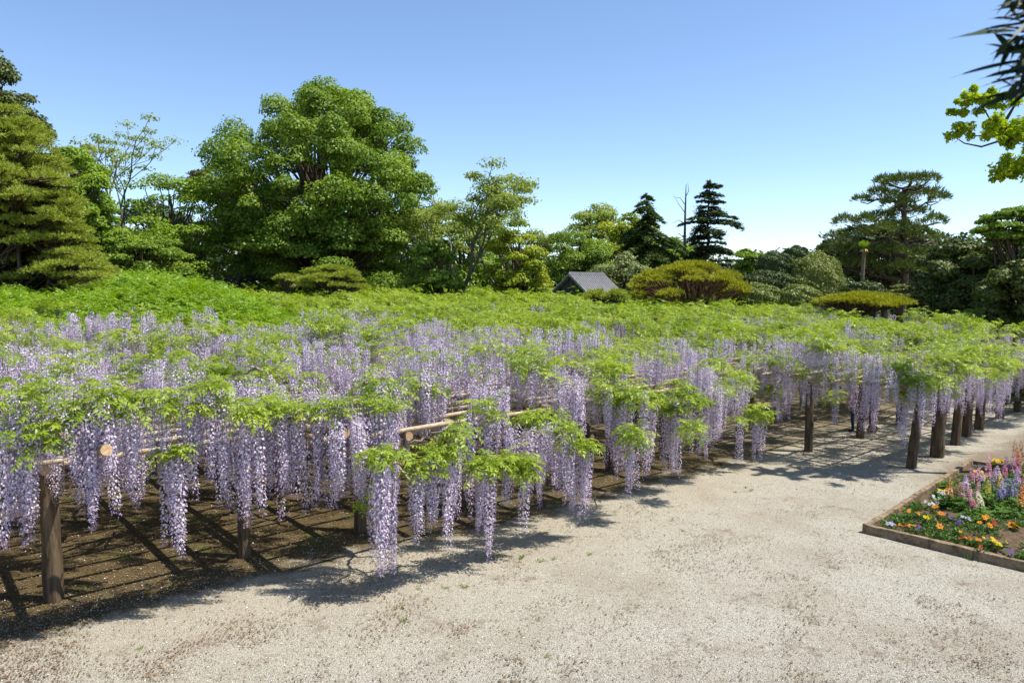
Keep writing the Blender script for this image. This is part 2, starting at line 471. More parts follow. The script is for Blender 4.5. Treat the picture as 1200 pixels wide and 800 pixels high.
for i, (s, t) in enumerate(((0.4, 2.3), (3.1, 2.2), (6.0, 2.3), (9.2, 2.1))):
    link('post', post_mesh(.1, TRELLIS, 30 + i), ext, (s, t, 0))
# log beams running into the pergola, their cut ends showing at the front
beam_long = pole_mesh('beam', 20.0, 0.07, False, 3); beam_ext = pole_mesh('beam', 5.4, 0.06, False, 4)
log_ends = [w2st(on_z(x, y, TRELLIS)) for x, y in ((124, 527), (352, 488), (405, 507))]
bs = [(s, front_edge(s) + 1.0 + 0.4 * rng.random()) for s in np.arange(-7.0, 34, 1.15) if all(abs(s - q[0]) > 0.5 for q in log_ends)]
def on_front(x, y, t):
    d = ray(x, y); o = Vector((0, 0, CAM_Z)) - Vector((P0.x, P0.y, 0))
    k_ = (t - o.x * V2.x - o.y * V2.y) / (d.x * V2.x + d.y * V2.y)
    return Vector((0, 0, CAM_Z)) + d * k_
for i, (x, y, t, r) in enumerate(((125, 527, -1.95, .066), (352, 488, -1.95, .055), (406, 507, -2.2, .068))):   # pale cut log ends that stick out
    e = on_front(x, y, t); s, _t = w2st(e); mb = MB()
    mb.tube([(s, t, e.z), (s - .02, t + 1.2, e.z - (e.z - TRELLIS) * .45), (s - .05, t + 3.2, TRELLIS + .14)], [r, r * .98, r * .95], 12); mb.m[-1] = mb.m[-2] = 1
    link('log', mb.mesh('log', [M_bamboo, M_logend]), pergola)
for s, t in bs:
    link('beam', beam_long, pergola, (s, t, TRELLIS - 0.005 + rng.normal(0, .01)), (0, 0, math.pi / 2 + rng.normal(0, .008)))
for s in np.arange(0.1, 16, 1.25):
    link('beam', beam_ext, ext, (s, -0.12 - 0.15 * rng.random(), TRELLIS + 0.0), (0, 0, math.pi / 2 + rng.normal(0, .01)))
# bamboo poles tied across the beams
upoles = [pole_mesh('pole', 9.0, 0.038, True, 7 + q) for q in range(3)]
for t in np.arange(-2.4, 17, 0.56):
    for j, s in enumerate(np.arange(-8.5, 31, 8.6)):
        if t > 9 and j in (0,): continue
        if t < -1.1 and (j != 1 or t < -1.9): continue
        s = max(s, 3.2) if t < -1.1 else s
        link('pole', upoles[(j + int(t * 3)) % 3], pergola, (s + rng.normal(0, .25), t + rng.normal(0, .05), TRELLIS + .085 + .01 * (j % 2)), (0, 0, rng.normal(0, .006)))
upoles2 = [pole_mesh('pole', 8.2, 0.032, True, 17 + q) for q in range(2)]
for t in np.arange(-0.05, 4.5, 0.6):
    for j, s in enumerate((-0.6, 7.4)):
        link('pole', upoles2[j], ext, (s + rng.normal(0, .2), t, TRELLIS + .09 + .01 * j), (0, 0, rng.normal(0, .008)))
link('beam', pole_mesh('beam', 17.0, 0.075, False, 44), ext, (-0.5, 0.1, TRELLIS - 0.1))

# ------------------------------------------------------------------ wisteria canopy
vine = thing('wisteria_vine', 'old wisteria with long lavender racemes hanging along the log-ended pergola', 'wisteria', st2w(4.5, 3.0))
vine2 = thing('wisteria_vine', 'lime leaved wisteria with lavender racemes on the bay beside the flower bed', 'wisteria', st2w(20, -2.2))
vine3 = thing('wisteria_vine', 'full green wisteria without flowers, mounded high under the spreading pine', 'wisteria', at(110, 340, 30).to_2d().to_3d())

n_heap, n_gap, n_over, n_flow, n_big = (smooth_noise(q, c) for q, c in ((1, 1.5), (2, 1.6), (3, 1.7), (4, 3.0), (5, 6.0)))
rac, spr = {1: [], 2: []}, {1: [], 2: []}       # (x, y, z, length or scale, hand-placed)
def cluster(key, p, R, nl, nr, length, hand=False, lscale=1.0, zspread=0.16):
    p = Vector(p)
    for _ in range(nl):
        a, q = rng.random() * 6.283, R * math.sqrt(rng.random())
        spr[key].append((p.x + q * math.cos(a), p.y + q * math.sin(a), p.z + rng.normal(0.02, zspread * .6) - 0.1 * q / max(R, .1), lscale * rng.uniform(.8, 1.25), hand))
    for _ in range(nr):
        a, q = rng.random() * 6.283, R * math.sqrt(rng.random())
        rac[key].append((p.x + q * math.cos(a), p.y + q * math.sin(a), p.z - 0.02 + rng.normal(0, zspread * .5), length * rng.uniform(.72, 1.08), hand))

# bunches read off the photograph: x, y of the leaf tuft, y of the longest tip, half width in px, leaf sprays, racemes, overhang in metres
HAND = [
 (14, 478, 640, 24, 4, 9, .9), (30, 455, 560, 20, 4, 4, .6), (105, 470, 602, 24, 4, 10, .75), (152, 478, 584, 12, 3, 4, .65), (60, 500, 545, 20, 7, 3, .6), (45, 520, 560, 8, 4, 0, .6), (84, 482, 560, 16, 5, 5, .6), (130, 462, 560, 18, 6, 6, .5), (218, 470, 575, 16, 4, 6, .5), (262, 470, 590, 14, 3, 6, .6),
 (201, 528, 646, 12, 6, 4, .8), (182, 470, 560, 22, 5, 4, .4), (300, 480, 606, 34, 11, 12, .75), (240, 450, 560, 22, 6, 5, .2), (338, 478, 580, 14, 3, 5, .5), (372, 480, 592, 22, 5, 9, .7),
 (396, 470, 575, 14, 2, 5, .7), (413, 478, 580, 15, 2, 6, .8), (452, 470, 600, 18, 5, 8, .9), (447, 533, 668, 19, 6, 11, 1.3), (437, 580, 625, 8, 3, 2, 1.3),
 (491, 548, 634, 9, 4, 4, 1.1), (507, 530, 627, 8, 2, 3, 1.0), (522, 530, 642, 8, 4, 3, 1.1), (537, 500, 613, 9, 2, 4, .9), (553, 480, 600, 8, 1, 4, .7),
 (570, 545, 640, 13, 7, 6, 1.25), (575, 480, 575, 12, 4, 4, .8), (594, 545, 594, 4, 3, 1, 1.1), (613, 545, 622, 6, 8, 1, 1.2), (627, 492, 582, 16, 9, 4, .9), (647, 490, 577, 10, 2, 4, .8), (660, 500, 585, 9, 3, 4, .9),
 (680, 520, 603, 14, 6, 8, 1.2), (718, 468, 540, 9, 3, 4, .5), (741, 508, 580, 9, 6, 4, .9), (728, 470, 560, 7, 3, 3, .8), (763, 465, 550, 10, 4, 4, .6),
 (790, 480, 552, 16, 6, 7, .9), (810, 500, 520, 10, 6, 0, .9), (824, 470, 530, 8, 4, 3, .6), (842, 460, 515, 8, 4, 3, .4), (866, 490, 540, 4, 1, 1, .7),
 (890, 482, 535, 14, 9, 6, .9), (921, 440, 497, 9, 5, 4, .3), (868, 455, 500, 12, 5, 3, .5), (905, 455, 490, 12, 6, 2, .4)]
def on_front(x, y, t):
    d = ray(x, y); o = Vector((0, 0, CAM_Z)) - Vector((P0.x, P0.y, 0))
    k_ = (t - o.x * V2.x - o.y * V2.y) / (d.x * V2.x + d.y * V2.y)
    return Vector((0, 0, CAM_Z)) + d * k_
for x, y, tip, hw, nl, nr, ov in HAND:
    ov = float(np.interp(x, [0, 100, 380, 430, 450, 900, 930], [1.3, 1.6, 1.8, 2.2, 3.0, 3.0, 2.0]))
    if x > 430 and y < 500: ov -= .75
    if x > 860 and y < 470: ov = 1.4
    a = on_front(x, y, -ov); b = on_front(x, tip, -ov)
    cluster(1, a, px(hw, a.y) * .9, int(nl * (1.1 if x < 420 else 1.5)) + 1, int(nr * 1.25) + 1, max(0.25, a.z - max(b.z, .2)), True, 0.95 if nl < 8 else 1.0, .1)
# the bay at the right: tuft, tip, half width, sprays, racemes and the distance of the row it hangs from
HAND2 = [(1061, 462, 522, 8, 5, 5, 16.6), (1022, 440, 504, 12, 5, 8, 18.6), (1000, 430, 492, 8, 2, 5, 19.4), (979, 462, 500, 5, 3, 2, 18.2), (1060, 425, 470, 16, 6, 5, 16.9),
 (1086, 440, 475, 12, 6, 5, 17.0), (1105, 420, 478, 14, 9, 8, 17.6), (1128, 418, 480, 14, 8, 8, 18.6), (1150, 420, 472, 12, 6, 6, 19.8), (1166, 432, 480, 10, 3, 6, 20.6), (1175, 440, 498, 4, 1, 2, 20.9), (1187, 425, 470, 8, 4, 5, 21.8), (1040, 420, 460, 12, 4, 4, 18.0), (1092, 455, 492, 5, 2, 2, 17.6)]
for x, y, tip, hw, nl, nr, Y in HAND2:
    a = at(x, y, Y); b = at(x, tip, Y)
    cluster(2, a, px(hw, Y), int(nl * 1.5), nr, a.z - b.z, True, 1.0, .08)

def canopy_grid(key, s0, s1, t0, t1, step):
    for s in np.arange(s0, s1, step):
        for t in np.arange(t0, t1, step):
            ss, tt = s + rng.uniform(-.45, .45) * step, t + rng.uniform(-.45, .45) * step
            p = st2w(ss, tt)
            if p.y < 6 or abs(p.x) > 0.78 * p.y + 3: continue
            front = tt - (EXT_T if key == 2 else 0.0)
            if key == 1 and ss > EXT_S - 0.6 and tt < 0: continue
            if key == 1: front = tt - front_edge(ss) - .75 * n_over(ss * 1.2, 3)
            if front < (0.05 if key == 1 else -.5 * n_over(ss, 9)): continue
            gap = n_gap(ss, tt)
            thin = 0.12
            if key == 1 and front < 4.5 and ss < 5: thin = 0.2
            if key == 2: thin = 0.22 if front < 3.5 else 0.14
            if gap < thin * 1.1 or rng.random() < thin * 0.25: continue
            dist = p.y
            heap = n_heap(ss, tt)
            rise = min(0.9, max(0, front) * 0.04) if key == 1 else 0.12 + 0.03 * max(0, front)
            z = TRELLIS + 0.22 + rise + (0.85 if dist < 20 else .6) * heap * min(1, .2 + max(0, front) * .35) + rng.uniform(-.15, .3)
            if front < .8: z -= (.8 - front) * .3
            imx = 600 + F * p.x / p.y
            fl = 1.12 - max(0, imx - 400) / 560 - max(0, dist - 22) / 18 + (n_flow(ss, tt) - .5) * 0.9
            fl = min(1, max(0.05, fl))
            if key == 1 and ss > 11 and tt < 7: fl = max(fl, .3 + .5 * n_flow(ss, tt))
            if key == 2: fl = 0.32 + 0.45 * n_flow(ss, tt)
            if key == 2 and front < 1.2: fl += .25
            big = 1 if dist < 24 else 0.8
            nl = int(round((4.0 + 12 * (1 - fl)) * big * rng.uniform(.5, 1.4)))
            nr = int(round((3.2 + 9.5 * fl) * big * rng.uniform(.5, 1.4)))
            if fl > .5:                      # leaves stand in separate tufts among the flowers
                nl = int(rng.integers(7, 12)) if n_big(ss * 5, tt * 5) + rng.normal(0, .12) > .66 else int(rng.integers(0, 3))
            R = step * .6
            if key == 1 and front < 1.6 and ss < 13:
                R = .26
                if rng.random() < (.3 if ss < 3 else .06): continue
                if ss > 3: nr = int(nr * 1.35) + 1; R = .32
            cluster(key, (p.x, p.y, z), R, nl, nr, (0.8 + 0.4 * rng.random()) * (1.05 if front < .8 and key == 1 else 1), False, 1.05 + (0.25 if dist > 24 else 0) + (.3 if dist > 36 else 0))
canopy_grid(1, -12, 34, -3.3, 20, 0.78)
canopy_grid(1, -12, 48, 20, 46, 1.05)
canopy_grid(2, EXT_S - 0.5, 37, EXT_T - 0.6, 0.1, 0.8)

# fringe along the open edge of the bay and of the step behind it
for s in np.arange(EXT_S - .2, 29, .42):
    cluster(2, st2w(s + rng.normal(0, .12), EXT_T - .3 + rng.normal(0, .18), 2.12 + rng.normal(0, .12)), .3, int(rng.integers(4, 8)), int(rng.integers(3, 7)), .74 + .25 * rng.random())
for x, y, Y in ((948, 425, 22.8), (938, 428, 22.6), (958, 430, 22.8), (972, 435, 23.0), (925, 432, 22.4)):
    cluster(1, at(x, y, Y), .3, 3, 8, .85)
for t in np.arange(EXT_T, -.4, .5):
    cluster(2, st2w(EXT_S - .15 + rng.normal(0, .15), t, 2.15 + rng.normal(0, .12)), .3, int(rng.integers(2, 6)), int(rng.integers(3, 6)), .7 + .25 * rng.random())
for s in np.arange(12.9, 22, .4):
    cluster(1, st2w(s + rng.normal(0, .12), front_edge(s) + rng.normal(0, .3), 2.15 + rng.normal(0, .12)), .32, int(rng.integers(2, 5)), int(rng.integers(4, 8)), .8 + .25 * rng.random())

def lay(vine_obj, key, n_rac, n_spr):
    loc = Vector(vine_obj.location)
    for kind_, data, meshes, protos, part, mass, nmax in (('r', rac[key], RACEMES, RAC_P, 'flower_raceme', 'flower_mass', n_rac), ('l', spr[key], SPRAYS, SPR_P, 'leaf_spray', 'leaf_mass', n_spr)):
        data = sorted(data, key=lambda q: (0 if q[4] else 1, q[1]))
        near, rest = data[:nmax], data[nmax:]
        for (x, y, z, sc, hand) in near:
            i = int(rng.integers(len(meshes)))
            if kind_ == 'r': rot = (rng.normal(0, .035), rng.normal(0, .035), rng.random() * 6.28); s3 = (sc ** .3 * rng.uniform(.85, 1.15),) * 2 + (sc,)
            else: rot = (rng.normal(0, .22), rng.normal(0, .22), rng.random() * 6.28); s3 = (sc,) * 3
            link(part, meshes[i], vine_obj, Vector((x, y, z)) - loc, rot, s3)
        if rest:
            A = np.array([q[:4] for q in rest]); n = len(A)
            sg = 0.035 if kind_ == 'r' else 0.25
            R = np.stack([rng.normal(0, sg, n), rng.normal(0, sg, n), rng.random(n) * 6.283], 1)
            scatter(mass, protos, A[:, :3] - np.array(loc), R, A[:, 3], rng.integers(0, len(protos), n), vine_obj)
lay(vine, 1, 290, 280)
lay(vine2, 2, 120, 120)

# gnarled stems under and in front of the canopy
def gnarl(pts, r0, r1, k, n=7):
    rr = random.Random(k); P_, R_ = [], []
    m = 6 * (len(pts) - 1)
    for i in range(m + 1):
        f = i / m * (len(pts) - 1); j = min(int(f), len(pts) - 2); u = f - j
        p = Vector(pts[j]).lerp(Vector(pts[j + 1]), u)
        w = 0 if i in (0,) else 1
        P_.append(p + Vector((rr.gauss(0, .022), rr.gauss(0, .022), rr.gauss(0, .018))) * w * (1 + r0 * 6)); R_.append((r0 + (r1 - r0) * i / m) * rr.uniform(.85, 1.2))
    return MB().tube(P_, R_, n)
vl = Vector(vine.location); v2l = Vector(vine2.location)
def hang(pix, t, r0, r1, k):
    k_ = 1.0 if pix[0][0] < 250 or pix[0][0] == 268 else 1.9
    pts = [on_front(x, y, tt * k_ - .7) - vl for (x, y), tt in zip(pix, np.linspace(t[0], t[1], len(pix)))]
    link('branch', gnarl(pts, r0, r1, k).mesh('branch', M_vine), vine)
hang([(455, 462), (468, 490), (474, 520), (464, 545), (480, 560), (500, 556)], (-.2, -1.1), .035, .012, 1)
hang([(474, 522), (500, 512), (528, 497), (540, 505)], (-.6, -1.0), .02, .009, 2)
hang([(470, 545), (452, 540), (446, 536)], (-.9, -1.25), .018, .008, 3)
hang([(480, 560), (520, 548), (566, 548), (610, 550)], (-.9, -1.2), .02, .008, 4)
hang([(30, 480), (40, 500), (62, 508), (72, 498), (78, 486)], (-.3, -.6), .02, .008, 5)
hang([(160, 498), (172, 512), (190, 522), (201, 532)], (-.2, -.8), .02, .008, 6)
hang([(600, 478), (612, 482), (640, 520), (676, 525)], (-.2, -1.1), .025, .01, 7)
hang([(855, 455), (862, 470), (872, 488), (888, 488)], (-.1, -.9), .03, .012, 8)
hang([(268, 442), (300, 430), (318, 445), (330, 462)], (2.0, .6), .03, .015, 9)
hang([(725, 490), (733, 500), (741, 512)], (-.2, -.9), .02, .01, 10)
for i, (s, t, r) in enumerate(((4.5, 3.0, .14), (10.7, 0.4, .13), (15.0, 5.5, .15), (-2.5, 5.0, .12), (21.0, 2.5, .14))):
    b = st2w(s, t) - Vector((vl.x, vl.y, 0))
    for q in range(2):
        o = Vector((.1 * q, .07 * q, 0))
        link('vine_trunk', gnarl([b + o, b + o + Vector((.1, .05, .7)), b - o + Vector((-.05, .1, 1.4)), b + Vector((.25, .1 + .3 * q, 2.05)), b + Vector((1.2 - 1.8 * q, .6, 2.2))], r, r * .5, 30 + i * 2 + q, 8).mesh('vine_trunk', M_trunkvine), vine)
b = st2w(20, -2.2) - Vector((v2l.x, v2l.y, 0))
link('vine_trunk', gnarl([b, b + Vector((.1, .05, .7)), b + Vector((-.05, .1, 1.4)), b + Vector((.25, .1, 2.05)), b + Vector((1.2, .6, 2.2))], .13, .07, 60, 8).mesh('vine_trunk', M_trunkvine), vine2)

# rambling stems lying on the poles, added for detail and to shade the ground
for i in range(110):
    s, t = rng.uniform(-6, 20) if i < 40 else rng.uniform(-6, 7), rng.uniform(.6, 11) if i < 40 else rng.uniform(.3, 5); a = rng.random() * 6.28
    p = st2w(s, t, TRELLIS + .16 + .12 * rng.random()) - vl; L_ = rng.uniform(.7, 1.2); pts = [p]; rr_ = rng.uniform(.018, .04)
    for q in range(3):
        a += rng.normal(0, .5)
        if w2st(pts[-1] + vl)[1] < 1.2 and math.sin(a - A_U) < 0: a = A_U + (math.pi if math.cos(a - A_U) < 0 else 0) + rng.normal(0, .12)
        pts.append(pts[-1] + Vector((math.cos(a), math.sin(a), rng.normal(0, .06))) * L_)
    link('branch', gnarl(pts, rr_, rr_ * .5, 80 + i, 6).mesh('branch', M_vine), vine)

# the unflowered mound on the left, behind the flowers
v3 = Vector(vine3.location)
P_, n_m = [], smooth_noise(9, 2.6)
def mound_top(x_px):        # skyline of the mound in the photograph
    xs = [-120, 0, 60, 110, 160, 200, 240, 290, 340, 400]; ys = [336, 335, 341, 335, 323, 330, 337, 334, 339, 347]
    return float(np.interp(x_px, xs, ys))
for _ in range(5200):
    Y = rng.uniform(21.0, 33.0); xp = rng.uniform(-110, 390)
    ztop = at(xp, mound_top(xp) + 2, 29.0).z
    f = (Y - 21.0) / 8.0
    prof = math.sin(min(1, f) * math.pi / 2) ** .8 if f < 1 else 1 - (Y - 29) * .06
    lim = 1 - max(0, (xp - 250) / 140)
    z = 2.55 + (ztop - 2.55) * prof * max(.35, lim) + (n_m(xp / 22, Y) - .5) * .45 - .1
    if rng.random() < .25: z -= rng.random() * .9
    p = at(xp, 340, Y); P_.append((p.x - v3.x, p.y - v3.y, z - v3.z))
n = len(P_)
scatter('leaf_mass', DSPR_P, P_, np.stack([rng.normal(0, .3, n), rng.normal(0, .3, n), rng.random(n) * 6.28], 1), rng.uniform(1.1, 1.7, n), rng.integers(0, 4, n), vine3)
for i in range(7):
    b = Vector((rng.uniform(-7, 6), rng.uniform(-5, 1), 0))
    link('vine_trunk', gnarl([b, b + Vector((.2, .1, 1.0)), b + Vector((-.1, .2, 2.2)), b + Vector((.8, .5, 3.0))], .12, .05, 120 + i).mesh('vine_trunk', M_trunkvine), vine3)

# ------------------------------------------------------------------ trees
def leaf_quads(C, N_, size, aspect, r, jit=0.5):
    n = len(C)
    N_ = unit(N_ + jit * r.standard_normal((n, 3)))
    T = unit(np.cross(N_, r.standard_normal((n, 3)))); B = np.cross(N_, T)
    s = (size * (0.65 + 0.7 * r.random(n)))[:, None]
    V, Fq = rhomb(C, T * s * .56, B * s * .56 * aspect)
    V = V.reshape(-1, 4, 3); V[:, 1] += N_ * s * .12; V[:, 3] += N_ * s * .12
    return V.reshape(-1, 3), Fq
def clump_points(c, rad, n, r, low=-.45, shell=.55):
    d = unit(r.standard_normal((int(n * 1.5) + 8, 3))); d = d[d[:, 2] > low][:n]
    q = shell + (1.04 - shell) * r.random(len(d)) ** .6
    # lumpy surface
    lump = 1 + .14 * np.sin(d[:, 0] * 5 + c[0]) * np.sin(d[:, 1] * 6 + c[1]) + .1 * np.sin(d[:, 2] * 9 + c[2] * 3)
    return np.array(c) + d * np.array(rad) * (q * lump)[:, None], unit(d / np.array(rad)) + np.array([0, 0, .35])
def crown_mesh(name, clumps, mat, size, aspect, r, jit=.5, low=-.45, shell=.55, tone_var=.22):
    Vs, Fs, T, o = [], [], [], 0
    for c, rad, n in clumps:
        P, N_ = clump_points(c, rad, n, r, low, shell)
        V, Fq = leaf_quads(P, N_, size, aspect, r, jit)
        Vs.append(V); Fs.append(Fq + o); o += len(V)
        T.append(np.repeat(np.clip(r.normal(.5 + r.normal(0, .13), tone_var, len(P)), 0, 1), 4))
    return mesh_np(name, np.concatenate(Vs), np.concatenate(Fs), [mat], None, np.concatenate(T))
def bent(a, b, r, sag=0.0, w=.06, n=5):
    a, b = Vector(a), Vector(b); L_ = (b - a).length; out = []
    for i in range(n + 1):
        u = i / n; p = a.lerp(b, u); k_ = math.sin(u * math.pi)
        out.append(p + Vector((r.normal(0, w), r.normal(0, w), r.normal(0, w) + sag)) * L_ * k_ * .7)
    return out
def taper(r0, r1, n): return [r0 + (r1 - r0) * (i / n) ** .8 for i in range(n + 1)]

def broadleaf(label, base, c, rad, mat, nclump=34, clump=.34, per=380, size=.24, aspect=.68, trunk=.32, bark=None, seed=0, name='broadleaf_tree', fill=.55, flat=.7, low=-.2, jit=.5, limbs=True, cat='tree', group=None, skirt=0):
    r = np.random.default_rng(1000 + seed); base = Vector((base[0], base[1], 0)); c = Vector(c) - base; rad = np.array(rad)
    root = thing(name, label, cat, base, 0, group)
    cl = []
    for i in range(nclump):
        d = unit(r.standard_normal(3)); d[2] = max(d[2], -.75); d = unit(d); q = fill + (1 - fill) * r.random() ** .5
        cc = np.array(c) + d * rad * q * (1 - clump * .55)
        k_ = clump * (.65 + .7 * r.random())
        cr = np.array([rad[0], rad[1], min(rad[2], (rad[0] + rad[1]) * .55)]) * k_; cr[2] *= flat
        cl.append((cc, cr, int(per * (k_ / clump) ** 1.6)))
    for i in range(skirt):
        a = r.random() * 6.283; k_ = clump * (.7 + .6 * r.random()); u = r.uniform(.55, .95)
        cc = np.array(c) + np.array([math.cos(a) * rad[0] * u, math.sin(a) * rad[1] * u, -rad[2] * r.uniform(.35, .95)])
        cl.append((cc, np.array([rad[0], rad[1], rad[0] * .7]) * k_, int(per * (k_ / clump) ** 1.6)))
    mb = MB(); top = Vector(c) + Vector((r.normal(0, .2), 0, rad[2] * .45))
    spine = bent((0, 0, -.1), top, r, 0, .025, 8); mb.tube(spine, taper(trunk * 1.15, trunk * .22, 8), 8)
    if limbs:
        for cc, cr, n_ in cl:
            h = min(.93, max(.18, (cc[2] / max(top.z, .1)) * .62)); j = int(h * 8)
            p = bent(spine[j], Vector(cc) - Vector((0, 0, cr[2] * .3)), r, .05, .05, 4)
            mb.tube(p, taper(trunk * .38 * (1 - .5 * h), .025, 4), 5, 0, False)
    link('trunk', mb.mesh('trunk', bark or M_bark), root)
    link('crown', crown_mesh('crown', cl, mat, size, aspect, r, jit, low), root)
    return root

# leaf colours (the leaves' own)
L_mid = leaf_mat('leaf_mid_green', (0.09, 0.17, 0.017), (0.29, 0.39, 0.055), .4)
L_yel = leaf_mat('leaf_yellow_green', (0.19, 0.26, 0.018), (0.42, 0.46, 0.045), .4)
L_lime = leaf_mat('leaf_lime', (0.13, 0.23, 0.018), (0.31, 0.42, 0.05), .4)
L_dark = leaf_mat('leaf_dark_evergreen', (0.018, 0.045, 0.01), (0.07, 0.115, 0.026), .18, None, .4, .35)
L_olive = leaf_mat('leaf_olive_dark', (0.045, 0.07, 0.013), (0.15, 0.18, 0.038), .22)
L_pale = leaf_mat('leaf_pale_shrub', (0.14, 0.18, 0.05), (0.3, 0.33, 0.12), .3)
L_sparse = leaf_mat('leaf_thin_spring', (0.18, 0.25, 0.04), (0.36, 0.42, 0.1), .45)
L_brown = leaf_mat('leaf_bronze_green', (0.05, 0.055, 0.014), (0.12, 0.11, 0.03), .2)
N_olive = leaf_mat('needle_olive', (0.18, 0.235, 0.028), (0.43, 0.47, 0.08), .4)
N_gold = leaf_mat('needle_gold', (0.21, 0.225, 0.02), (0.44, 0.43, 0.05), .35)
N_dark = leaf_mat('needle_dark', (0.02, 0.042, 0.012), (0.075, 0.105, 0.025), .15)
N_bright = leaf_mat('needle_mid', (0.05, 0.085, 0.016), (0.16, 0.2, 0.035), .2)
N_mid = leaf_mat('needle_conifer_green', (0.035, 0.07, 0.016), (0.11, 0.17, 0.035), .2)
L_trim = leaf_mat('leaf_trimmed_dark', (0.04, 0.07, 0.018), (0.11, 0.15, 0.045), .18)
L_trim2 = leaf_mat('leaf_trimmed_light', (0.11, 0.15, 0.028), (0.28, 0.31, 0.08), .25)

def tree_px(label, x, yc, hw, hh, Y, mat, depth=None, **k):
    c = at(x, yc, Y); rad = (px(hw, Y), depth or px(hw, Y) * .9, px(hh, Y))
    return broadleaf(label, (c.x, Y), c, rad, mat, **k)

# second row, standing behind the others
tree_px('dark bronze-topped tree rising just behind the big round tree', 258, 245, 42, 72, 64, L_brown, seed=1, nclump=26, per=300, size=.3)
tree_px('dark evergreen filling the gap under the thin bare-branched tree', 175, 285, 62, 52, 66, L_dark, seed=2, nclump=30, per=330, size=.32)
tree_px('shady green tree between the big round tree and the yellow tree', 540, 300, 52, 44, 66, L_mid, seed=3, nclump=26, skirt=16, per=300, size=.3)
tree_px('shadowy evergreen behind the golden umbrella pine', 790, 315, 60, 34, 72, L_dark, seed=4, nclump=24, per=300, size=.34)
tree_px('dark evergreen behind the layered black pine', 1040, 300, 62, 42, 52, L_dark, seed=5, nclump=30, per=360, size=.26)
tree_px('low dark tree behind the clipped domes', 935, 322, 60, 32, 60, L_dark, seed=6, nclump=22, per=280, size=.3)
tree_px('dark understorey tree in the shade of the big round tree', 330, 312, 110, 40, 60, L_dark, seed=7, nclump=34, per=300, size=.32)
tree_px('dark evergreen behind the wide old pine', 30, 280, 95, 70, 50, L_dark, seed=8, nclump=36, per=320, size=.28)

# left side
tree_px('tall dark evergreen towering behind the wide old pine', -14, 165, 66, 118, 44, L_olive, seed=11, nclump=120, per=300, size=.17, clump=.2, fill=.4)
tree_px('bright yellow-green round tree beside the wide old pine', 88, 230, 46, 58, 40, L_lime, seed=12, nclump=34, skirt=16, per=560, size=.135, clump=.3)
tree_px('layered light green maple under the thin bare-branched tree', 205, 258, 62, 66, 46, L_lime, seed=13, nclump=44, skirt=16, per=230, size=.15, clump=.3, flat=.4, fill=.3)
tree_px('bushy green shrub tree left of the dark hollow', 170, 302, 58, 32, 42, L_mid, seed=14, nclump=36, skirt=16, per=420, size=.13, clump=.3)
tree_px('big round spreading tree with dense mid-green bunches of leaves', 374, 232, 134, 130, 50, L_mid, seed=15, nclump=300, per=560, size=.16, clump=.125, trunk=.55, fill=.5, flat=.95, skirt=46)
tree_px('paler yellow-green treetop standing up behind the big round tree', 402, 142, 52, 42, 54, L_lime, seed=16, nclump=34, per=280, size=.2, clump=.28, flat=.5)
tree_px('small deep green tree at the right foot of the big round tree', 512, 312, 27, 32, 45, L_mid, seed=17, nclump=22, skirt=16, per=300, size=.17)
tree_px('bright golden-green tree in dense rounded tiers', 606, 302, 36, 46, 46, L_yel, seed=18, nclump=40, skirt=16, per=420, size=.125, clump=.28, flat=.6)
tree_px('round fresh green tree just behind the grey-roofed hut', 676, 303, 42, 38, 52, L_mid, seed=19, nclump=34, skirt=16, per=500, size=.145)
tree_px('feathery pale green tree rising behind the hut trees', 700, 268, 44, 32, 62, L_sparse, seed=20, nclump=30, per=170, size=.22, clump=.3, fill=.3)
tree_px('yellow-green tree between hut and dark conifer', 733, 285, 34, 36, 58, L_yel, seed=21, nclump=26, per=300, size=.2)
tree_px('pale silvery green dome shrub right behind the hut', 730, 322, 36, 28, 48, L_pale, seed=22, nclump=26, per=380, size=.14, clump=.34, flat=.9)
tree_px('round yellow-green bush at the foot of the dark conifer', 788, 298, 24, 22, 60, L_lime, seed=23, nclump=16, per=280, size=.2)
# right side
tree_px('massive dark brownish evergreen with lumpy crown beside the pine', 1140, 334, 62, 62, 36, L_olive, seed=25, nclump=90, per=620, size=.15, clump=.24, trunk=.4, skirt=24, low=-.5)
tree_px('heavy dark evergreen crowding the end of the pergola', 1216, 345, 58, 72, 29, L_olive, seed=26, nclump=70, per=560, size=.13, clump=.26, skirt=20, low=-.5)
tree_px('glossy green tree above the dark evergreens', 1192, 266, 46, 26, 33, L_mid, seed=27, nclump=50, per=300, size=.13, clump=.26, flat=.6)
tree_px('light green layered shrub in front of the dark brownish evergreen', 1072, 346, 36, 16, 37, L_trim2, seed=28, nclump=20, per=260, size=.13, flat=.4, limbs=False, name='shrub', cat='shrub')
tree_px('low bright green bush at the end of the wisteria', 1150, 368, 22, 10, 33, L_mid, seed=29, nclump=12, per=220, size=.12, limbs=False, name='shrub', cat='shrub', trunk=.1)

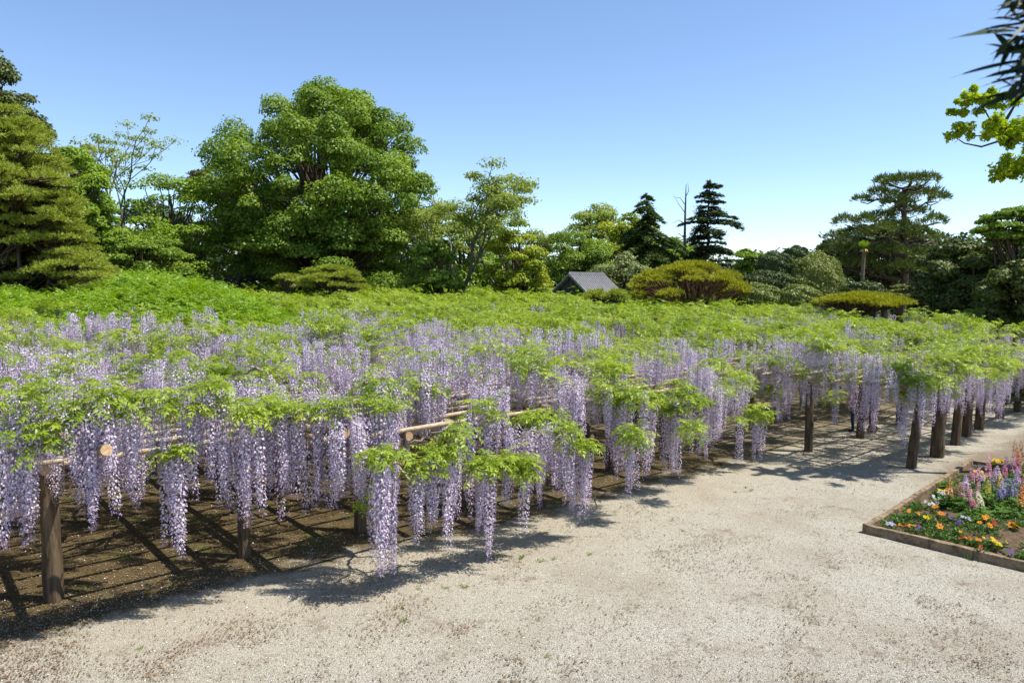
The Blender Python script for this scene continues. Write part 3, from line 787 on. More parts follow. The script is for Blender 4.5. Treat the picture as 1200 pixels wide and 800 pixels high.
def branchy(label, base, top, spread, mat, bark, seed, levels=4, tuft=60, size=.16, tuft_r=.5, flat=.6, r0=.2, name='sparse_tree', first=.35, fan=.55, leafy=1.0):
    """open tree whose limbs show, leaves in loose tufts at the twig ends"""
    r = np.random.default_rng(2000 + seed); base = Vector((base[0], base[1], 0)); Ht = top.z
    root = thing(name, label, 'tree', base); mb = MB(); tips = []
    def grow(p, d, L_, rad, lev):
        pts = [p]; dd = d.copy()
        for i in range(4):
            dd = (dd + Vector(r.normal(0, .1, 3)) + Vector((0, 0, .06))).normalized(); pts.append(pts[-1] + dd * L_ / 4)
        mb.tube(pts, taper(rad, rad * .6, 4), 6 if lev < 2 else 4, 0, False)
        if lev >= levels: tips.append(pts[-1]); return
        if lev >= levels - 1: tips.append(pts[2])
        for i in range(3 if lev < 2 else 2 + (r.random() < .5)):
            a = r.random() * 6.283
            e = dd.orthogonal().normalized(); e.rotate(Matrix.Rotation(a, 3, dd))
            nd = (dd + e * fan * r.uniform(.6, 1.3) * spread).normalized()
            grow(pts[-1] if i else pts[3], nd, L_ * r.uniform(.6, .8), rad * .62, lev + 1)
    grow(Vector((0, 0, -.1)), Vector(((top.x - base.x) / Ht * .7, 0, 1)).normalized(), Ht * first, r0, 0)
    link('trunk', mb.mesh('trunk', bark), root)
    sx = [t for t in tips if r.random() < leafy]
    cl = [(np.array(t), np.array([tuft_r, tuft_r, tuft_r * flat]) * r.uniform(.6, 1.3), tuft) for t in sx]
    link('crown', crown_mesh('crown', cl, mat, size, .5, r, .6, -.7, .1), root)
    return root
branchy('thin tree with bare fanning branches and sparse pale leaves', (at(160, 330, 48).x, 48), at(158, 158, 48), 1.2, L_sparse, M_bark_grey, 1, 4, 75, .16, .7, .45, .17, first=.4)
branchy('open tree with grey limbs and light leaves right of the big round tree', (at(530, 330, 47).x, 47), at(556, 200, 47), 1.4, L_sparse, M_bark_grey, 4, 4, 170, .17, .85, .5, .2, first=.37)
branchy('light leaved open tree in front of the yellow tree', (at(585, 330, 50).x, 50), at(575, 215, 50), 1.1, L_sparse, M_bark_grey, 7, 4, 90, .17, .6, .5, .16, first=.33)

# ---- pines: flat pads of needles on crooked limbs
def needle_pads(pads, mat, r, size=.26, aspect=.16, per_m2=60, thick=.35):
    Vs, Fs, T, o = [], [], [], 0
    for c, rx, ry, rz in pads:
        n = max(30, int(rx * ry * 3.14 * per_m2))
        a, q = r.random(n) * 6.283, np.sqrt(r.random(n))
        wob = 1 + .18 * np.sin(a * 3 + c[0] * 2) + .12 * np.sin(a * 7 + c[2])
        x, y = rx * q * np.cos(a) * wob, ry * q * np.sin(a) * wob
        z = rz * np.sqrt(np.maximum(0, 1 - q ** 2)) * (.55 + .45 * r.random(n)) + .12 * rz * np.sin(x * 3.1 / max(rx, .3) * 2 + c[2]) - .25 * rz * (r.random(n) < .3)
        P = np.array(c) + np.stack([x, y, z], 1)
        P = np.repeat(P, 4, 0); m = len(P)
        D = unit(np.stack([np.repeat(np.cos(a) * q, 4), np.repeat(np.sin(a) * q, 4), np.full(m, .75)], 1) + .55 * r.standard_normal((m, 3)))
        B = unit(np.cross(D, r.standard_normal((m, 3))))
        s = (size * (.7 + .6 * r.random(m)))[:, None]
        V, Fq = rhomb(P + D * s * .5, D * s * .5, B * s * .5 * aspect)
        Vs.append(V); Fs.append(Fq + o); o += len(V)
        T.append(np.repeat(np.clip(np.repeat(r.normal(.5, .25, n), 4) + r.normal(0, .1, m), 0, 1), 4))
    return mesh_np('crown', np.concatenate(Vs), np.concatenate(Fs), [mat], None, np.concatenate(T))
def pine(label, base, trunk_pts, pads, mat, bark, seed, r0=.25, size=.26, aspect=.16, per_m2=60, name='pine_tree', cat='tree'):
    r = np.random.default_rng(3000 + seed); base = Vector((base[0], base[1], 0)); root = thing(name, label, cat, base)
    mb = MB(); tp = [Vector(p) - base for p in trunk_pts]
    fine = []
    for i in range(len(tp) - 1):
        for j in range(4): fine.append(tp[i].lerp(tp[i + 1], j / 4) + Vector((r.normal(0, .05), r.normal(0, .05), 0)) * (0 if i + j == 0 else 1))
    fine.append(tp[-1]); mb.tube(fine, taper(r0, r0 * .25, len(fine) - 1), 8)
    loc = [(np.array(Vector(c) - base), rx, ry, rz) for c, rx, ry, rz in pads]
    for c, rx, ry, rz in loc:
        j = min(range(len(fine)), key=lambda q: abs(fine[q].z - (c[2] - .12 * math.hypot(c[0] - fine[q].x, c[1] - fine[q].y) - .2)) + .02 * q)
        e = Vector(c) - Vector((0, 0, rz * .15)); p = bent(fine[j], e, r, .04, .07, 5)
        mb.tube(p, taper(r0 * .36, .025, 5), 5, 0, False)
        for _ in range(4):
            a = r.random() * 6.28; mb.tube(bent(p[3], e + Vector((math.cos(a) * rx * .7, math.sin(a) * ry * .7, rz * .2)), r, .02, .05, 3), taper(.05, .012, 3), 4, 0, False)
    link('trunk', mb.mesh('trunk', bark), root)
    link('crown', needle_pads(loc, mat, r, size, aspect, per_m2), root)
    return root
# the wide old pine on the left
r_ = np.random.default_rng(77); pads = []
for i in range(430):
    v = r_.random() ** .8; yp = 122 + 210 * v
    right = np.interp(yp, [115, 160, 200, 240, 280, 310, 335], [2, 56, 82, 90, 108, 130, 150]); left = -110
    f_ = 1 - r_.random() ** 1.4 * .97; xp = left + (right - left) * f_; Y = 31 + r_.normal(0, 1.3) - 2.2 * math.sin(f_ * 2.6)
    if 306 > yp > 284 and xp < 52: continue
    w = r_.uniform(.28, .62); pads.append((at(xp - 4, yp + .12 * max(0, xp), Y), w, w * .85, r_.uniform(.16, .28)))
bx_ = at(-22, 330, 31.5)
pine('wide old pine in many drooping olive layers, propped on poles', (bx_.x, 31.5), [(bx_.x, 31.5, -.1), bx_ + Vector((.6, 0, 2.2)), bx_ + Vector((-.3, 0, 4.6)), bx_ + Vector((.5, 0, 7.2)), bx_ + Vector((.1, 0, 9.4))], pads, N_olive, M_bark, 1, .34, .15, .2, 180)
# black pine on the right
def pad_px(L_, Y, depth, seed):
    r = np.random.default_rng(seed)
    return [(at(x, y, Y + r.normal(0, depth)), px(w, Y) * .88, px(w, Y) * .8, px(h, Y) * 1.35) for x, y, w, h in L_]
Yp = 47
pads = pad_px([(1060, 217, 22, 9), (1085, 214, 15, 7), (1040, 216, 16, 7), (1032, 232, 20, 8), (1008, 236, 11, 4), (1080, 232, 24, 9), (1100, 236, 12, 6), (1050, 240, 18, 8), (1062, 252, 26, 9), (1094, 262, 17, 8), (1030, 258, 18, 7), (1012, 262, 15, 7), (990, 262, 14, 6), (975, 280, 12, 6), (1000, 277, 18, 8), (1030, 276, 20, 9), (1075, 280, 24, 9), (1052, 270, 20, 8), (972, 296, 14, 7), (995, 296, 20, 9), (1035, 298, 25, 9), (1075, 302, 24, 9), (1010, 312, 22, 9), (1060, 318, 26, 9), (985, 314, 18, 8), (1100, 284, 12, 7)], Yp, 1.6, 5)
b = at(1058, 330, Yp); t1 = at(1061, 262, Yp); t2 = at(1055, 232, Yp); t3 = at(1068, 214, Yp)
pine('tall black pine in flat dark layers against the sky', (b.x, Yp), [(b.x, Yp, -.1), at(1060, 300, Yp), t1, t2, t3], pads, N_dark if False else N_bright, M_bark, 2, .32, .34, .15, 70)
# golden umbrella pine: many stems under one dome
Yu = 38; r_ = np.random.default_rng(31); pads = []
for i in range(64):
    a, q = r_.random() * 6.283, math.sqrt(r_.random()); xx, yy = math.cos(a) * q, math.sin(a) * q
    zt = math.sqrt(max(0, 1 - q * q)) if q < .97 else .15
    pads.append((at(806, 352, Yu) + Vector((xx * px(64, Yu), yy * px(50, Yu), px(40, Yu) * zt * (1 if r_.random() < .8 else .65))), .48, .45, .2))
root_c = at(808, 352, Yu)
pine('golden umbrella pine with a wide dome on many red-brown stems', (root_c.x, Yu), [(root_c.x, Yu, -.1), (root_c.x, Yu, 1.2), (root_c.x, Yu + .1, 2.3)], pads, N_gold, bark_mat('bark_red', (.08, .045, .028), (.2, .11, .07), 8), 3, .3, .2, .16, 150)
# low spreading pines that peep over the wisteria
for i, (lab, x, y, hw, hh, Y, m) in enumerate((('low rounded olive pine below the big round tree', 388, 326, 40, 18, 40, N_olive), ('flat golden creeping pine at the edge of the wisteria', 1010, 352, 50, 8, 34, N_gold), ('small clipped olive pine in front of the hut roof', 700, 348, 17, 7, 37, N_olive), ('tiny clipped olive pine at the lower corner of the hut roof', 722, 347, 13, 7, 36.5, N_olive), ('low olive pine at the dark hollow edge', 338, 330, 22, 9, 41, N_olive))):
    r_ = np.random.default_rng(400 + i); pads = []
    for j in range(16 if hw < 30 else 30):
        a, q = r_.random() * 6.283, math.sqrt(r_.random())
        pads.append((at(x, y + hh, Y) + Vector((math.cos(a) * q * px(hw * .85, Y), math.sin(a) * q * px(hw * .7, Y), px(hh * 1.6, Y) * math.sqrt(max(0, 1 - q * q)))), px(hw * .24, Y) + .1, px(hw * .24, Y) + .1, .16))
    c = at(x, y, Y); pine(lab, (c.x, Y), [(c.x, Y, -.1), (c.x, Y, c.z * .4), (c.x + .1, Y, c.z * .75)], pads, m, M_bark, 10 + i, .16, .17, .17, 190, 'garden_pine')

# ---- conifers
def conifer(label, base, top, radius, mat, seed, tiers=18, bare=.15, droop=.25, dens=90, size=.3, gap=.0, r0=.25, name='conifer_tree', sides=7, onesided=0.0):
    r = np.random.default_rng(4000 + seed); base = Vector((base[0], base[1], 0)); top = Vector(top) - base; Ht = top.z
    root = thing(name, label, 'tree', base); mb = MB()
    mb.tube(bent((0, 0, -.1), top, r, 0, .008, 8), taper(r0, .03, 8), 8)
    Vs, Fs, T, o = [], [], [], 0
    for i in range(tiers):
        u = bare + (1 - bare) * (i + .5) / tiers
        Rr = radius * ((1 - u) ** .75 + .06) * r.uniform(.75, 1.15)
        for j in range(sides):
            if r.random() < gap: continue
            a = r.random() * 6.283; L_ = Rr * r.uniform(.45, 1.2) * (1 + onesided * math.cos(a))
            p0 = Vector((0, 0, Ht * u + r.normal(0, .1))) + Vector((top.x, top.y, 0)) * u
            p1 = p0 + Vector((math.cos(a) * L_, math.sin(a) * L_, -droop * L_ + .1))
            mb.tube([p0, p0.lerp(p1, .5) + Vector((0, 0, .08 * L_)), p1], [.05, .03, .012], 4, 0, False)
            n = int(dens * L_)
            q = r.random(n) ** .7; sp = .33 * (1 - .6 * q) * min(1.2, L_)
            side = np.array([-math.sin(a), math.cos(a), 0])
            P = np.array(p0)[None] * (1 - q[:, None]) + np.array(p1)[None] * q[:, None] + side * (r.normal(0, 1, n) * sp)[:, None]
            P[:, 2] += .32 * L_ * q * (1 - q) - .06 + r.normal(0, .05, n)
            D = unit(np.array([math.cos(a), math.sin(a), -.1]) + side * r.normal(0, .8, n)[:, None] + .3 * r.standard_normal((n, 3)))
            B = unit(np.cross(D, np.array([0, 0, 1.0]) + .5 * r.standard_normal((n, 3)))); s = (size * (.6 + .7 * r.random(n)))[:, None]
            V, Fq = rhomb(P, D * s * .5, B * s * .13)
            Vs.append(V); Fs.append(Fq + o); o += len(V); T.append(np.repeat(np.clip(r.normal(.5, .25, n), 0, 1), 4))
    link('trunk', mb.mesh('trunk', M_bark), root)
    link('crown', mesh_np('crown', np.concatenate(Vs), np.concatenate(Fs), [mat], None, np.concatenate(T)), root)
    return root
conifer('ragged cedar with flat drooping tiers and sky between them', (at(823, 330, 56).x, 56), at(832, 210, 56), px(88, 56), N_dark, 1, 24, .3, .12, 150, .34, .55, .26, 'cedar_tree', 9, .2)
conifer('dark pointed conifer left of the ragged cedar', (at(766, 330, 55).x, 55), at(757, 226, 55), px(84, 55), N_mid, 2, 30, .05, .45, 130, .34, .2, .22)
conifer('narrow dark conifer between the yellow-green tree and the thin bare tree', (at(116, 330, 50).x, 50), at(101, 168, 50), px(60, 50), N_dark, 3, 30, .1, .3, 110, .36, .05, .22)
# dead snag beside the cedar
sb = at(803, 330, 57); root = thing('dead_tree', 'bare dead trunk with broken twigs beside the ragged cedar', 'tree', (sb.x, 57, 0))
mb = MB(); o_ = Vector((sb.x, 57, 0)); q_ = lambda x, y: at(x, y, 57) - o_
mb.tube([(0, 0, -.1), q_(802, 300), q_(803, 250), q_(804, 216)], [.16, .12, .08, .02], 6)
for a_, b_, c_ in (((803, 250), (796, 240), (789, 228)), ((803, 240), (797, 232), (790, 231)), ((803, 262), (795, 258), (787, 262)), ((803, 232), (807, 224), (806, 214)), ((803, 280), (796, 274), (791, 275))):
    mb.tube([q_(*a_), q_(*b_), q_(*c_)], [.04, .025, .01], 4, 0, False)
link('trunk', mb.mesh('trunk', M_bark_grey), root)

# ---- clipped domes
def dome(label, x, yb, hw, hh, Y, mat, seed, n=5200, size=.11, name='clipped_shrub', under=-.35):
    r = np.random.default_rng(5000 + seed); b = at(x, yb, Y); root = thing(name, label, 'shrub', (b.x, Y, 0))
    rad = np.array([px(hw, Y), px(hw, Y) * .9, px(hh, Y)]) * 1.16
    d = unit(r.standard_normal((n * 2, 3))); d = d[d[:, 2] > under][:n]
    q = .86 + .14 * r.random(len(d)) ** .4; lump = 1 + .07 * np.sin(d[:, 0] * 6 + seed) * np.sin(d[:, 1] * 7 + seed) + .045 * np.sin(d[:, 2] * 12 + seed * 2 + d[:, 0] * 5) + .05 * (r.random(len(d)) < .06)
    P = np.array([0, 0, b.z]) + d * rad * (q * lump)[:, None]
    V, Fq = leaf_quads(P, unit(d / rad), size, .6, r, .6)
    link('crown', mesh_np('crown', V, Fq, [mat], None, np.repeat(np.clip(r.normal(.5, .25, len(P)), 0, 1), 4)), root)
    mb = MB(); mb.tube([(0, 0, -.1), (.05, 0, b.z * .5), (0, 0, b.z + rad[2] * .4)], [.12, .1, .05], 6)
    for i in range(6):
        a = i * 1.05; mb.tube([(0, 0, b.z * .6), (math.cos(a) * rad[0] * .35, math.sin(a) * rad[1] * .35, b.z), (math.cos(a) * rad[0] * .6, math.sin(a) * rad[1] * .6, b.z + rad[2] * .4)], [.05, .04, .015], 5, 0, False)
    link('trunk', mb.mesh('trunk', M_bark), root)
dome('smooth dark clipped dome at the top of the group', 932, 304, 14, 13, 44, L_trim, 1)
dome('dark clipped dome just under the topmost dome', 908, 314, 19, 16, 43, L_trim, 2)
dome('broad dark clipped cushion below the two domes', 900, 334, 26, 15, 42, L_trim, 3, 6500)
dome('large pale olive clipped mound right of the dark domes', 952, 342, 32, 38, 42.5, L_trim2, 4, 9500, .12)
dome('light clipped pad with pale stem left of its twin', 888, 352, 25, 17, 39, L_trim2, 5, 6000)
dome('light clipped pad touching the pale olive mound', 936, 352, 22, 16, 38.5, L_trim2, 6, 5600)
dome('grey-green round shrub at the foot of the palm', 1012, 344, 21, 12, 37, L_trim, 7, 5200)
tree_px('light green tree behind the dark clipped domes', 884, 308, 24, 20, 52, L_lime, seed=31, nclump=20, per=260, size=.18)
tree_px('olive tree between the domes and the black pine', 972, 305, 24, 24, 54, L_olive, seed=32, nclump=20, per=300, size=.2)

# ---- palm
pb = at(1011, 330, 38); root = thing('palm_tree', 'thin shaggy palm trunk with a small tuft in front of the black pine', 'tree', (pb.x, 38, 0))
mb = MB(); zt = at(1011, 292, 38).z; r_ = np.random.default_rng(8)
pts = [(0.02 * math.sin(i), 0, -.1 + (zt + .1) * i / 14) for i in range(15)]
mb.tube(pts, [.1 * r_.uniform(.8, 1.25) for _ in pts], 8); link('trunk', mb.mesh('trunk', bark_mat('palm_fibre', (.09, .06, .04), (.26, .18, .12), 20, 1)), root)
V, Fq, T = [], [], []
C, A_, B_ = [], [], []
for i in range(9):
    a = i * .7; d = np.array([math.cos(a) * .35, math.sin(a) * .35, .9])
    for j in range(7):
        dd = unit(d + .3 * r_.standard_normal(3)); C.append(np.array([0, 0, zt + .05]) + dd * .22); A_.append(dd * .22); B_.append(unit(np.cross(dd, r_.standard_normal(3))) * .03)
V, Fq = rhomb(np.array(C), np.array(A_), np.array(B_)); link('crown', mesh_np('crown', V, Fq, [L_lime], None, np.full(len(V), .6)), root)
mb = MB()
for i in range(8): a = i * .8; mb.tube([(0, 0, zt - .05), (math.cos(a) * .13, math.sin(a) * .13, zt - .03), (math.cos(a) * .19, math.sin(a) * .19, zt - .14)], [.04, .04, .02], 5)
link('flower_stalk', mb.mesh('flower_stalk', leaf_mat('palm_flower', (.45, .36, .12), (.5, .4, .15), .1)), root)

# ---- bright branch reaching in from a tree at the right, and the near dark branch
def reach(label, base, Y, limbs, tufts, mat, seed, size, tuft_r, per, name='camphor_tree', aspect=.5):
    r = np.random.default_rng(6000 + seed); base = Vector(base); root = thing(name, label, 'tree', base); mb = MB()
    first = at(*limbs[0][0], Y) - base
    mb.tube(bent((0, 0, -.1), first, r, 0, .02, 8) + [first + Vector((.6, .3, 1.5)), first + Vector((.8, .4, 3.0))], taper(.26, .06, 10), 8)
    for L_ in limbs:
        p = [at(x, y, Y) - base for x, y in L_]; mb.tube(p, taper(.045, .008, len(p) - 1), 5, 0, False)
    link('trunk', mb.mesh('trunk', M_bark), root)
    cl = []
    for x, y, w in tufts:
        c = at(x, y, Y) - base + Vector((0, r.normal(0, .25), 0))
        for _ in range(6):
            cl.append((np.array(c) + r.normal(0, 1, 3) * px(w, Y) * np.array([.75, .7, .4]), np.array([px(w, Y)] * 2 + [px(w, Y) * .6]) * r.uniform(.35, .7) * np.array([1, 1, 1.5]), per))
    link('crown', crown_mesh('crown', cl, mat, size, aspect, r, 1.0, -.95, .02), root)
bt = at(1330, 200, 16)
reach('fresh green branch with bunched leaves reaching in over the right trees', (bt.x, 16, 0), 16, [[(1300, 175), (1240, 170), (1195, 160), (1174, 150), (1160, 140), (1152, 126), (1140, 118)], [(1300, 175), (1230, 168), (1178, 163), (1150, 172), (1130, 168), (1118, 160)], [(1174, 150), (1165, 158), (1135, 160)], [(1300, 205), (1240, 205), (1200, 200), (1172, 205)], [(1174, 150), (1190, 122), (1200, 110)]],
      [(1137, 118, 13), (1152, 112, 14), (1165, 122, 12), (1130, 128, 8), (1122, 155, 11), (1140, 153, 13), (1158, 160, 12), (1172, 152, 12), (1190, 148, 14), (1205, 150, 18), (1192, 165, 12), (1178, 190, 13), (1196, 190, 16), (1210, 195, 18), (1170, 205, 6), (1188, 200, 11), (1225, 170, 22), (1240, 140, 24)], leaf_mat('leaf_fresh', (.2, .3, .015), (.42, .52, .04), .55), 1, .1, .3, 70)

near = thing('podocarpus_tree', 'dark near branch of long narrow leaves in the upper corner', 'tree', (2.35, 1.75, 0))
nb = Vector((2.35, 1.75, 0)); Yn = 1.75; r_ = np.random.default_rng(55); mb = MB()
tw = [[(1420, 40), (1300, 45), (1215, 55), (1190, 62)], [(1420, 40), (1290, 70), (1225, 85), (1200, 92)], [(1420, 40), (1300, 5), (1230, -5), (1200, 0)], [(1420, 40), (1320, 100), (1260, 110), (1225, 112)]]
mb.tube([(0, 0, -.1), (.03, 0, 2), at(1500, 60, Yn) - nb + Vector((.1, 0, -.6)), at(1420, 40, Yn) - nb, at(1440, -300, Yn) - nb], [.11, .09, .06, .035, .02], 8)
for L_ in tw: mb.tube([at(x, y, Yn) - nb for x, y in L_], taper(.012, .003, len(L_) - 1), 5, 0, False)
link('trunk', mb.mesh('trunk', M_bark), near)
Vs, Fs, o = [], [], 0
def strap(p, q, w, nrm):
    global o
    p, q = np.array(p), np.array(q); d = q - p; sd = unit(np.cross(d, nrm)); k_ = 7
    for i in range(k_ + 1):
        u = i / k_; ww = w * math.sin(math.pi * min(1, .12 + .88 * u) * .97 if u > .4 else math.pi * (.12 + .95 * u)) if True else w
        ww = w * max(.04, (1 - (2 * u - .75) ** 2 * (.9 if u > .375 else 1.2)))
        if u > .97: ww = w * .03
        c = p + d * u + np.array([0, 0, -.02 * u * u])
        Vs.extend([c - sd * ww, c + sd * ww])
        if i: Fs.append((o + 2 * i - 2, o + 2 * i - 1, o + 2 * i + 1, o + 2 * i))
    o += 2 * (k_ + 1)
LEAVES = [((1190, 36), (1110, 35), 4), ((1200, 28), (1133, 30), 3), ((1200, 25), (1157, 12), 5), ((1196, 62), (1153, 42), 8), ((1204, 70), (1112, 82), 4), ((1200, 66), (1152, 62), 3), ((1208, 76), (1158, 68), 4), ((1205, 82), (1147, 83), 5), ((1210, 88), (1148, 92), 4), ((1210, 96), (1162, 98), 4), ((1212, 100), (1130, 126), 5), ((1208, 105), (1150, 120), 5), ((1215, 112), (1155, 112), 4), ((1215, 108), (1140, 108), 4), ((1210, 40), (1160, 55), 6), ((1215, 12), (1176, 0), 6), ((1210, 50), (1165, 30), 6)]
for a_, b_, w_ in LEAVES:
    strap(at(*a_, Yn + r_.normal(0, .03)), at(*b_, Yn + r_.normal(0, .06)), px(w_ * .7, Yn), np.array([.1, -.9, .5 + r_.normal(0, .3)]))
for i in range(260):
    x, y = r_.uniform(1184, 1330), r_.uniform(-25, 108); a = math.pi + r_.normal(0, .75); L_ = r_.uniform(30, 55)
    p = at(x, y, Yn + r_.normal(0, .05)); q = at(x + math.cos(a) * L_, y + math.sin(a) * L_ * .8, Yn + r_.normal(0, .08))
    if x + math.cos(a) * L_ < 1160: continue
    strap(p, q, px(r_.uniform(2.2, 4.2), Yn), np.array([r_.normal(0, .4), -.8, r_.normal(.4, .4)]))
Vn = np.array(Vs) - np.array(nb)
link('crown', mesh_np('crown', Vn, np.array(Fs), [leaf_mat('podocarpus_leaf', (.008, .018, .006), (.022, .045, .012), .12, None, .55, .2)], None, np.repeat(r_.random(len(Vn) // 16), 16)), near)

# ---- a distant wood closes the view between the trunks
r_ = np.random.default_rng(91); cl = []
for row in range(2):
    for i in range(110):
        x = -160 + 1550 * (i + .5 * row) / 109; Y = 74 + 9 * row + r_.normal(0, 2); c = at(x, 322, Y)
        hgt = float(np.interp(x, [0, 480, 600, 780, 850, 960, 1010, 1200], [10, 10, 8.2, 8.2, 7.3, 7.3, 9, 10])) * r_.uniform(.8, 1.1)
        cl.append((np.array([c.x, Y, hgt * .45]), np.array([r_.uniform(2.4, 3.6), 2.4, hgt * .55]), 560))
link('distant_wood', crown_mesh('distant_wood', cl, L_dark, .55, .6, r_, .5, -.95, .5), kind='stuff')

# ------------------------------------------------------------------ hut with a tiled gable roof
M_tile = bark_mat('roof_tile_grey', (.12, .12, .125), (.2, .2, .205), 5, 1, .2)
M_plank = bark_mat('hut_boards', (.035, .035, .036), (.075, .075, .078), 7, .2, .4)
M_plaster = bark_mat('hut_plaster', (.5, .49, .46), (.6, .59, .56), 3, 1, .1)
Yh = 43.0; hc = at(686, 345, Yh); hut = thing('hut', 'small grey tile-roofed hut with dark boarded gable among the trees', 'building', (hc.x + .15, Yh + .5, 0), math.radians(52))
Lh, Wh, z0, z1 = 3.7, 3.2, 3.35, 4.75
mb = MB(); mb.box((0, 0, z0 / 2), (Lh - .5, Wh - .5, z0)); link('wall', mb.mesh('wall', M_plaster, False), hut)
for sg in (-1, 1):
    mb = MB(); x = sg * (Lh / 2 - .24)
    mb.v += [Vector(q) for q in ((x - .04, -Wh / 2 + .26, z0), (x - .04, Wh / 2 - .26, z0), (x - .04, 0, z1 - .12), (x + .04, -Wh / 2 + .26, z0), (x + .04, Wh / 2 - .26, z0), (x + .04, 0, z1 - .12))]
    mb.f += [(0, 1, 2), (5, 4, 3), (0, 3, 4, 1), (1, 4, 5, 2), (2, 5, 3, 0)]; mb.m += [0] * 5
    g = link('gable', mb.mesh('gable', M_plank, False), hut)
    for j in range(9):
        y = -1.12 + j * .28; h_ = (z1 - .14 - z0) * (1 - abs(y) / (Wh / 2 - .22))
        if h_ > .1: link('board', MB().box((x + sg * .055, y, z0 + h_ / 2), (.03, .24, h_)).mesh('board', M_plank, False), g)
for sg in (-1, 1):
    a = math.atan2(z1 - z0, Wh / 2); sl = math.hypot(z1 - z0, Wh / 2) + .3
    mb = MB(); mb.box((0, 0, 0), (Lh + .3, sl, .09)); rf = link('roof', mb.mesh('roof', M_tile, False), hut, (0, sg * (Wh / 4 + .06), (z0 + z1) / 2 + .0), (-sg * a, 0, 0))
    tile = MB()
    tile.tube([(0, -sl / 2, 0), (0, sl / 2, 0)], .03, 6); tm = tile.mesh('tile_row', M_tile)
    for j in range(17): link('tile_row', tm, rf, (-Lh / 2 - .1 + j * (Lh + .2) / 16, 0, .05))
link('ridge', MB().box((0, 0, z1 + .1), (Lh + .36, .26, .22), 0, 0, .15).mesh('ridge', M_tile, False), hut)
# low blue-grey shed roof in the hollow under the big tree
sc_ = at(222, 340, 36.5); shed = thing('shed', 'low blue-grey sheet roof just showing over the green mound', 'building', (sc_.x, 36.5, 0), math.radians(8))
M_sheet = bark_mat('sheet_roof', (.13, .17, .23), (.2, .25, .32), 4, 1, .1)
link('wall', MB().box((0, 0, 1.75), (2.6, 1.8, 3.5)).mesh('wall', M_plank, False), shed)
rfm = MB().box((0, 0, 0), (3.0, 2.4, .06)).mesh('roof', M_sheet, False)
link('roof', rfm, shed, (0, 0, 3.9), (math.radians(14), 0, 0))
# posts that prop the old pine
for lab, x, m in (('grey prop pole under the wide old pine', 24, M_bark_grey), ('orange-brown prop pole under the wide old pine', 57, bark_mat('fresh_prop', (.24, .12, .04), (.42, .23, .09), 6))):
    p = at(x, 335, 28.6); zt = at(x, 286, 28.6).z
    o = link('prop_pole', MB().tube([(0, 0, -.1), (.03, 0, zt * .5), (-.02, 0, zt)], [.085, .08, .07], 8).mesh('prop_pole', m), None, (p.x, 28.6, 0), label=lab, cat='pole')

# ------------------------------------------------------------------ flower bed
c0, c1, c2 = on_z(1016, 624), on_z(1290, 690), on_z(1138, 545)
M_board = bark_mat('bed_board', (.06, .04, .022), (.27, .2, .125), 7, 1, .6)
def soil_mat():
    m, N, L = new_mat('bed_soil')
    tc = N.new('ShaderNodeTexCoord'); f = noise(N, L, 14, 8, .7, tc.outputs['Object'])
    return finish(N, L, principled(N, L, ramp(N, L, f, [(.3, (.05, .033, .02)), (.7, (.17, .12, .075))]), .95, .1, f, .9, .05), m)
bed = thing('flower_bed', 'timber-edged flower bed planted with lupins and pansies', 'flower bed', c0)
def plank(a, b, w, h, k):
    a, b = Vector(a), Vector(b); d = b - a; mb = MB(); n = 8; rr = random.Random(k); R = Matrix.Rotation(math.atan2(d.y, d.x), 3, 'Z')
    for i in range(n + 1):
        x = d.length * i / n
        for y, z in ((-w / 2, -.03), (w / 2, -.03), (w / 2 - .012, h + rr.gauss(0, .006)), (-w / 2 + .012, h + rr.gauss(0, .006))):
            mb.v.append(R @ Vector((x, y + rr.gauss(0, .006), z)))
    for i in range(n):
        for j in range(4): mb.f.append((i * 4 + j, i * 4 + (j + 1) % 4, (i + 1) * 4 + (j + 1) % 4, (i + 1) * 4 + j)); mb.m.append(0)
    mb.f += [(3, 2, 1, 0), tuple(n * 4 + j for j in range(4))]; mb.m += [0, 0]
    return link('board', mb.mesh('board', M_board, False), bed, a - c0)
ex = (c1 - c0).normalized(); ey = (c2 - c0).normalized()
plank(c0 - ex * .06, c0 + ex * 1.62, .12, .15, 1); plank(c0 + ex * 1.63, c0 + ex * 4.2, .115, .145, 2)
plank(c0 + ey * .07, c0 + ey * 2.6, .12, .14, 3); plank(c0 + ey * 2.61, c2, .12, .14, 4); plank(c2 + ey * .01, c2 + ex * 4.0 + ey * .01, .1, .13, 5)
mb = MB(); n = 14
for i in range(n + 1):
    for j in range(n + 1):
        u, v = i / n, j / n; q = ex * (.05 + 4.1 * u) + ey * (.05 + ((c2 - c0).length - .1) * v)
        mb.v.append(Vector((q.x, q.y, .055 + .09 * math.sin(math.pi * min(1, u * 1.5)) * math.sin(math.pi * v) + random.gauss(0, .01))))
for i in range(n):
    for j in range(n): k = i * (n + 1) + j; mb.f.append((k, k + n + 1, k + n + 2, k + 1)); mb.m.append(0)
link('soil', mb.mesh('soil', soil_mat()), bed)

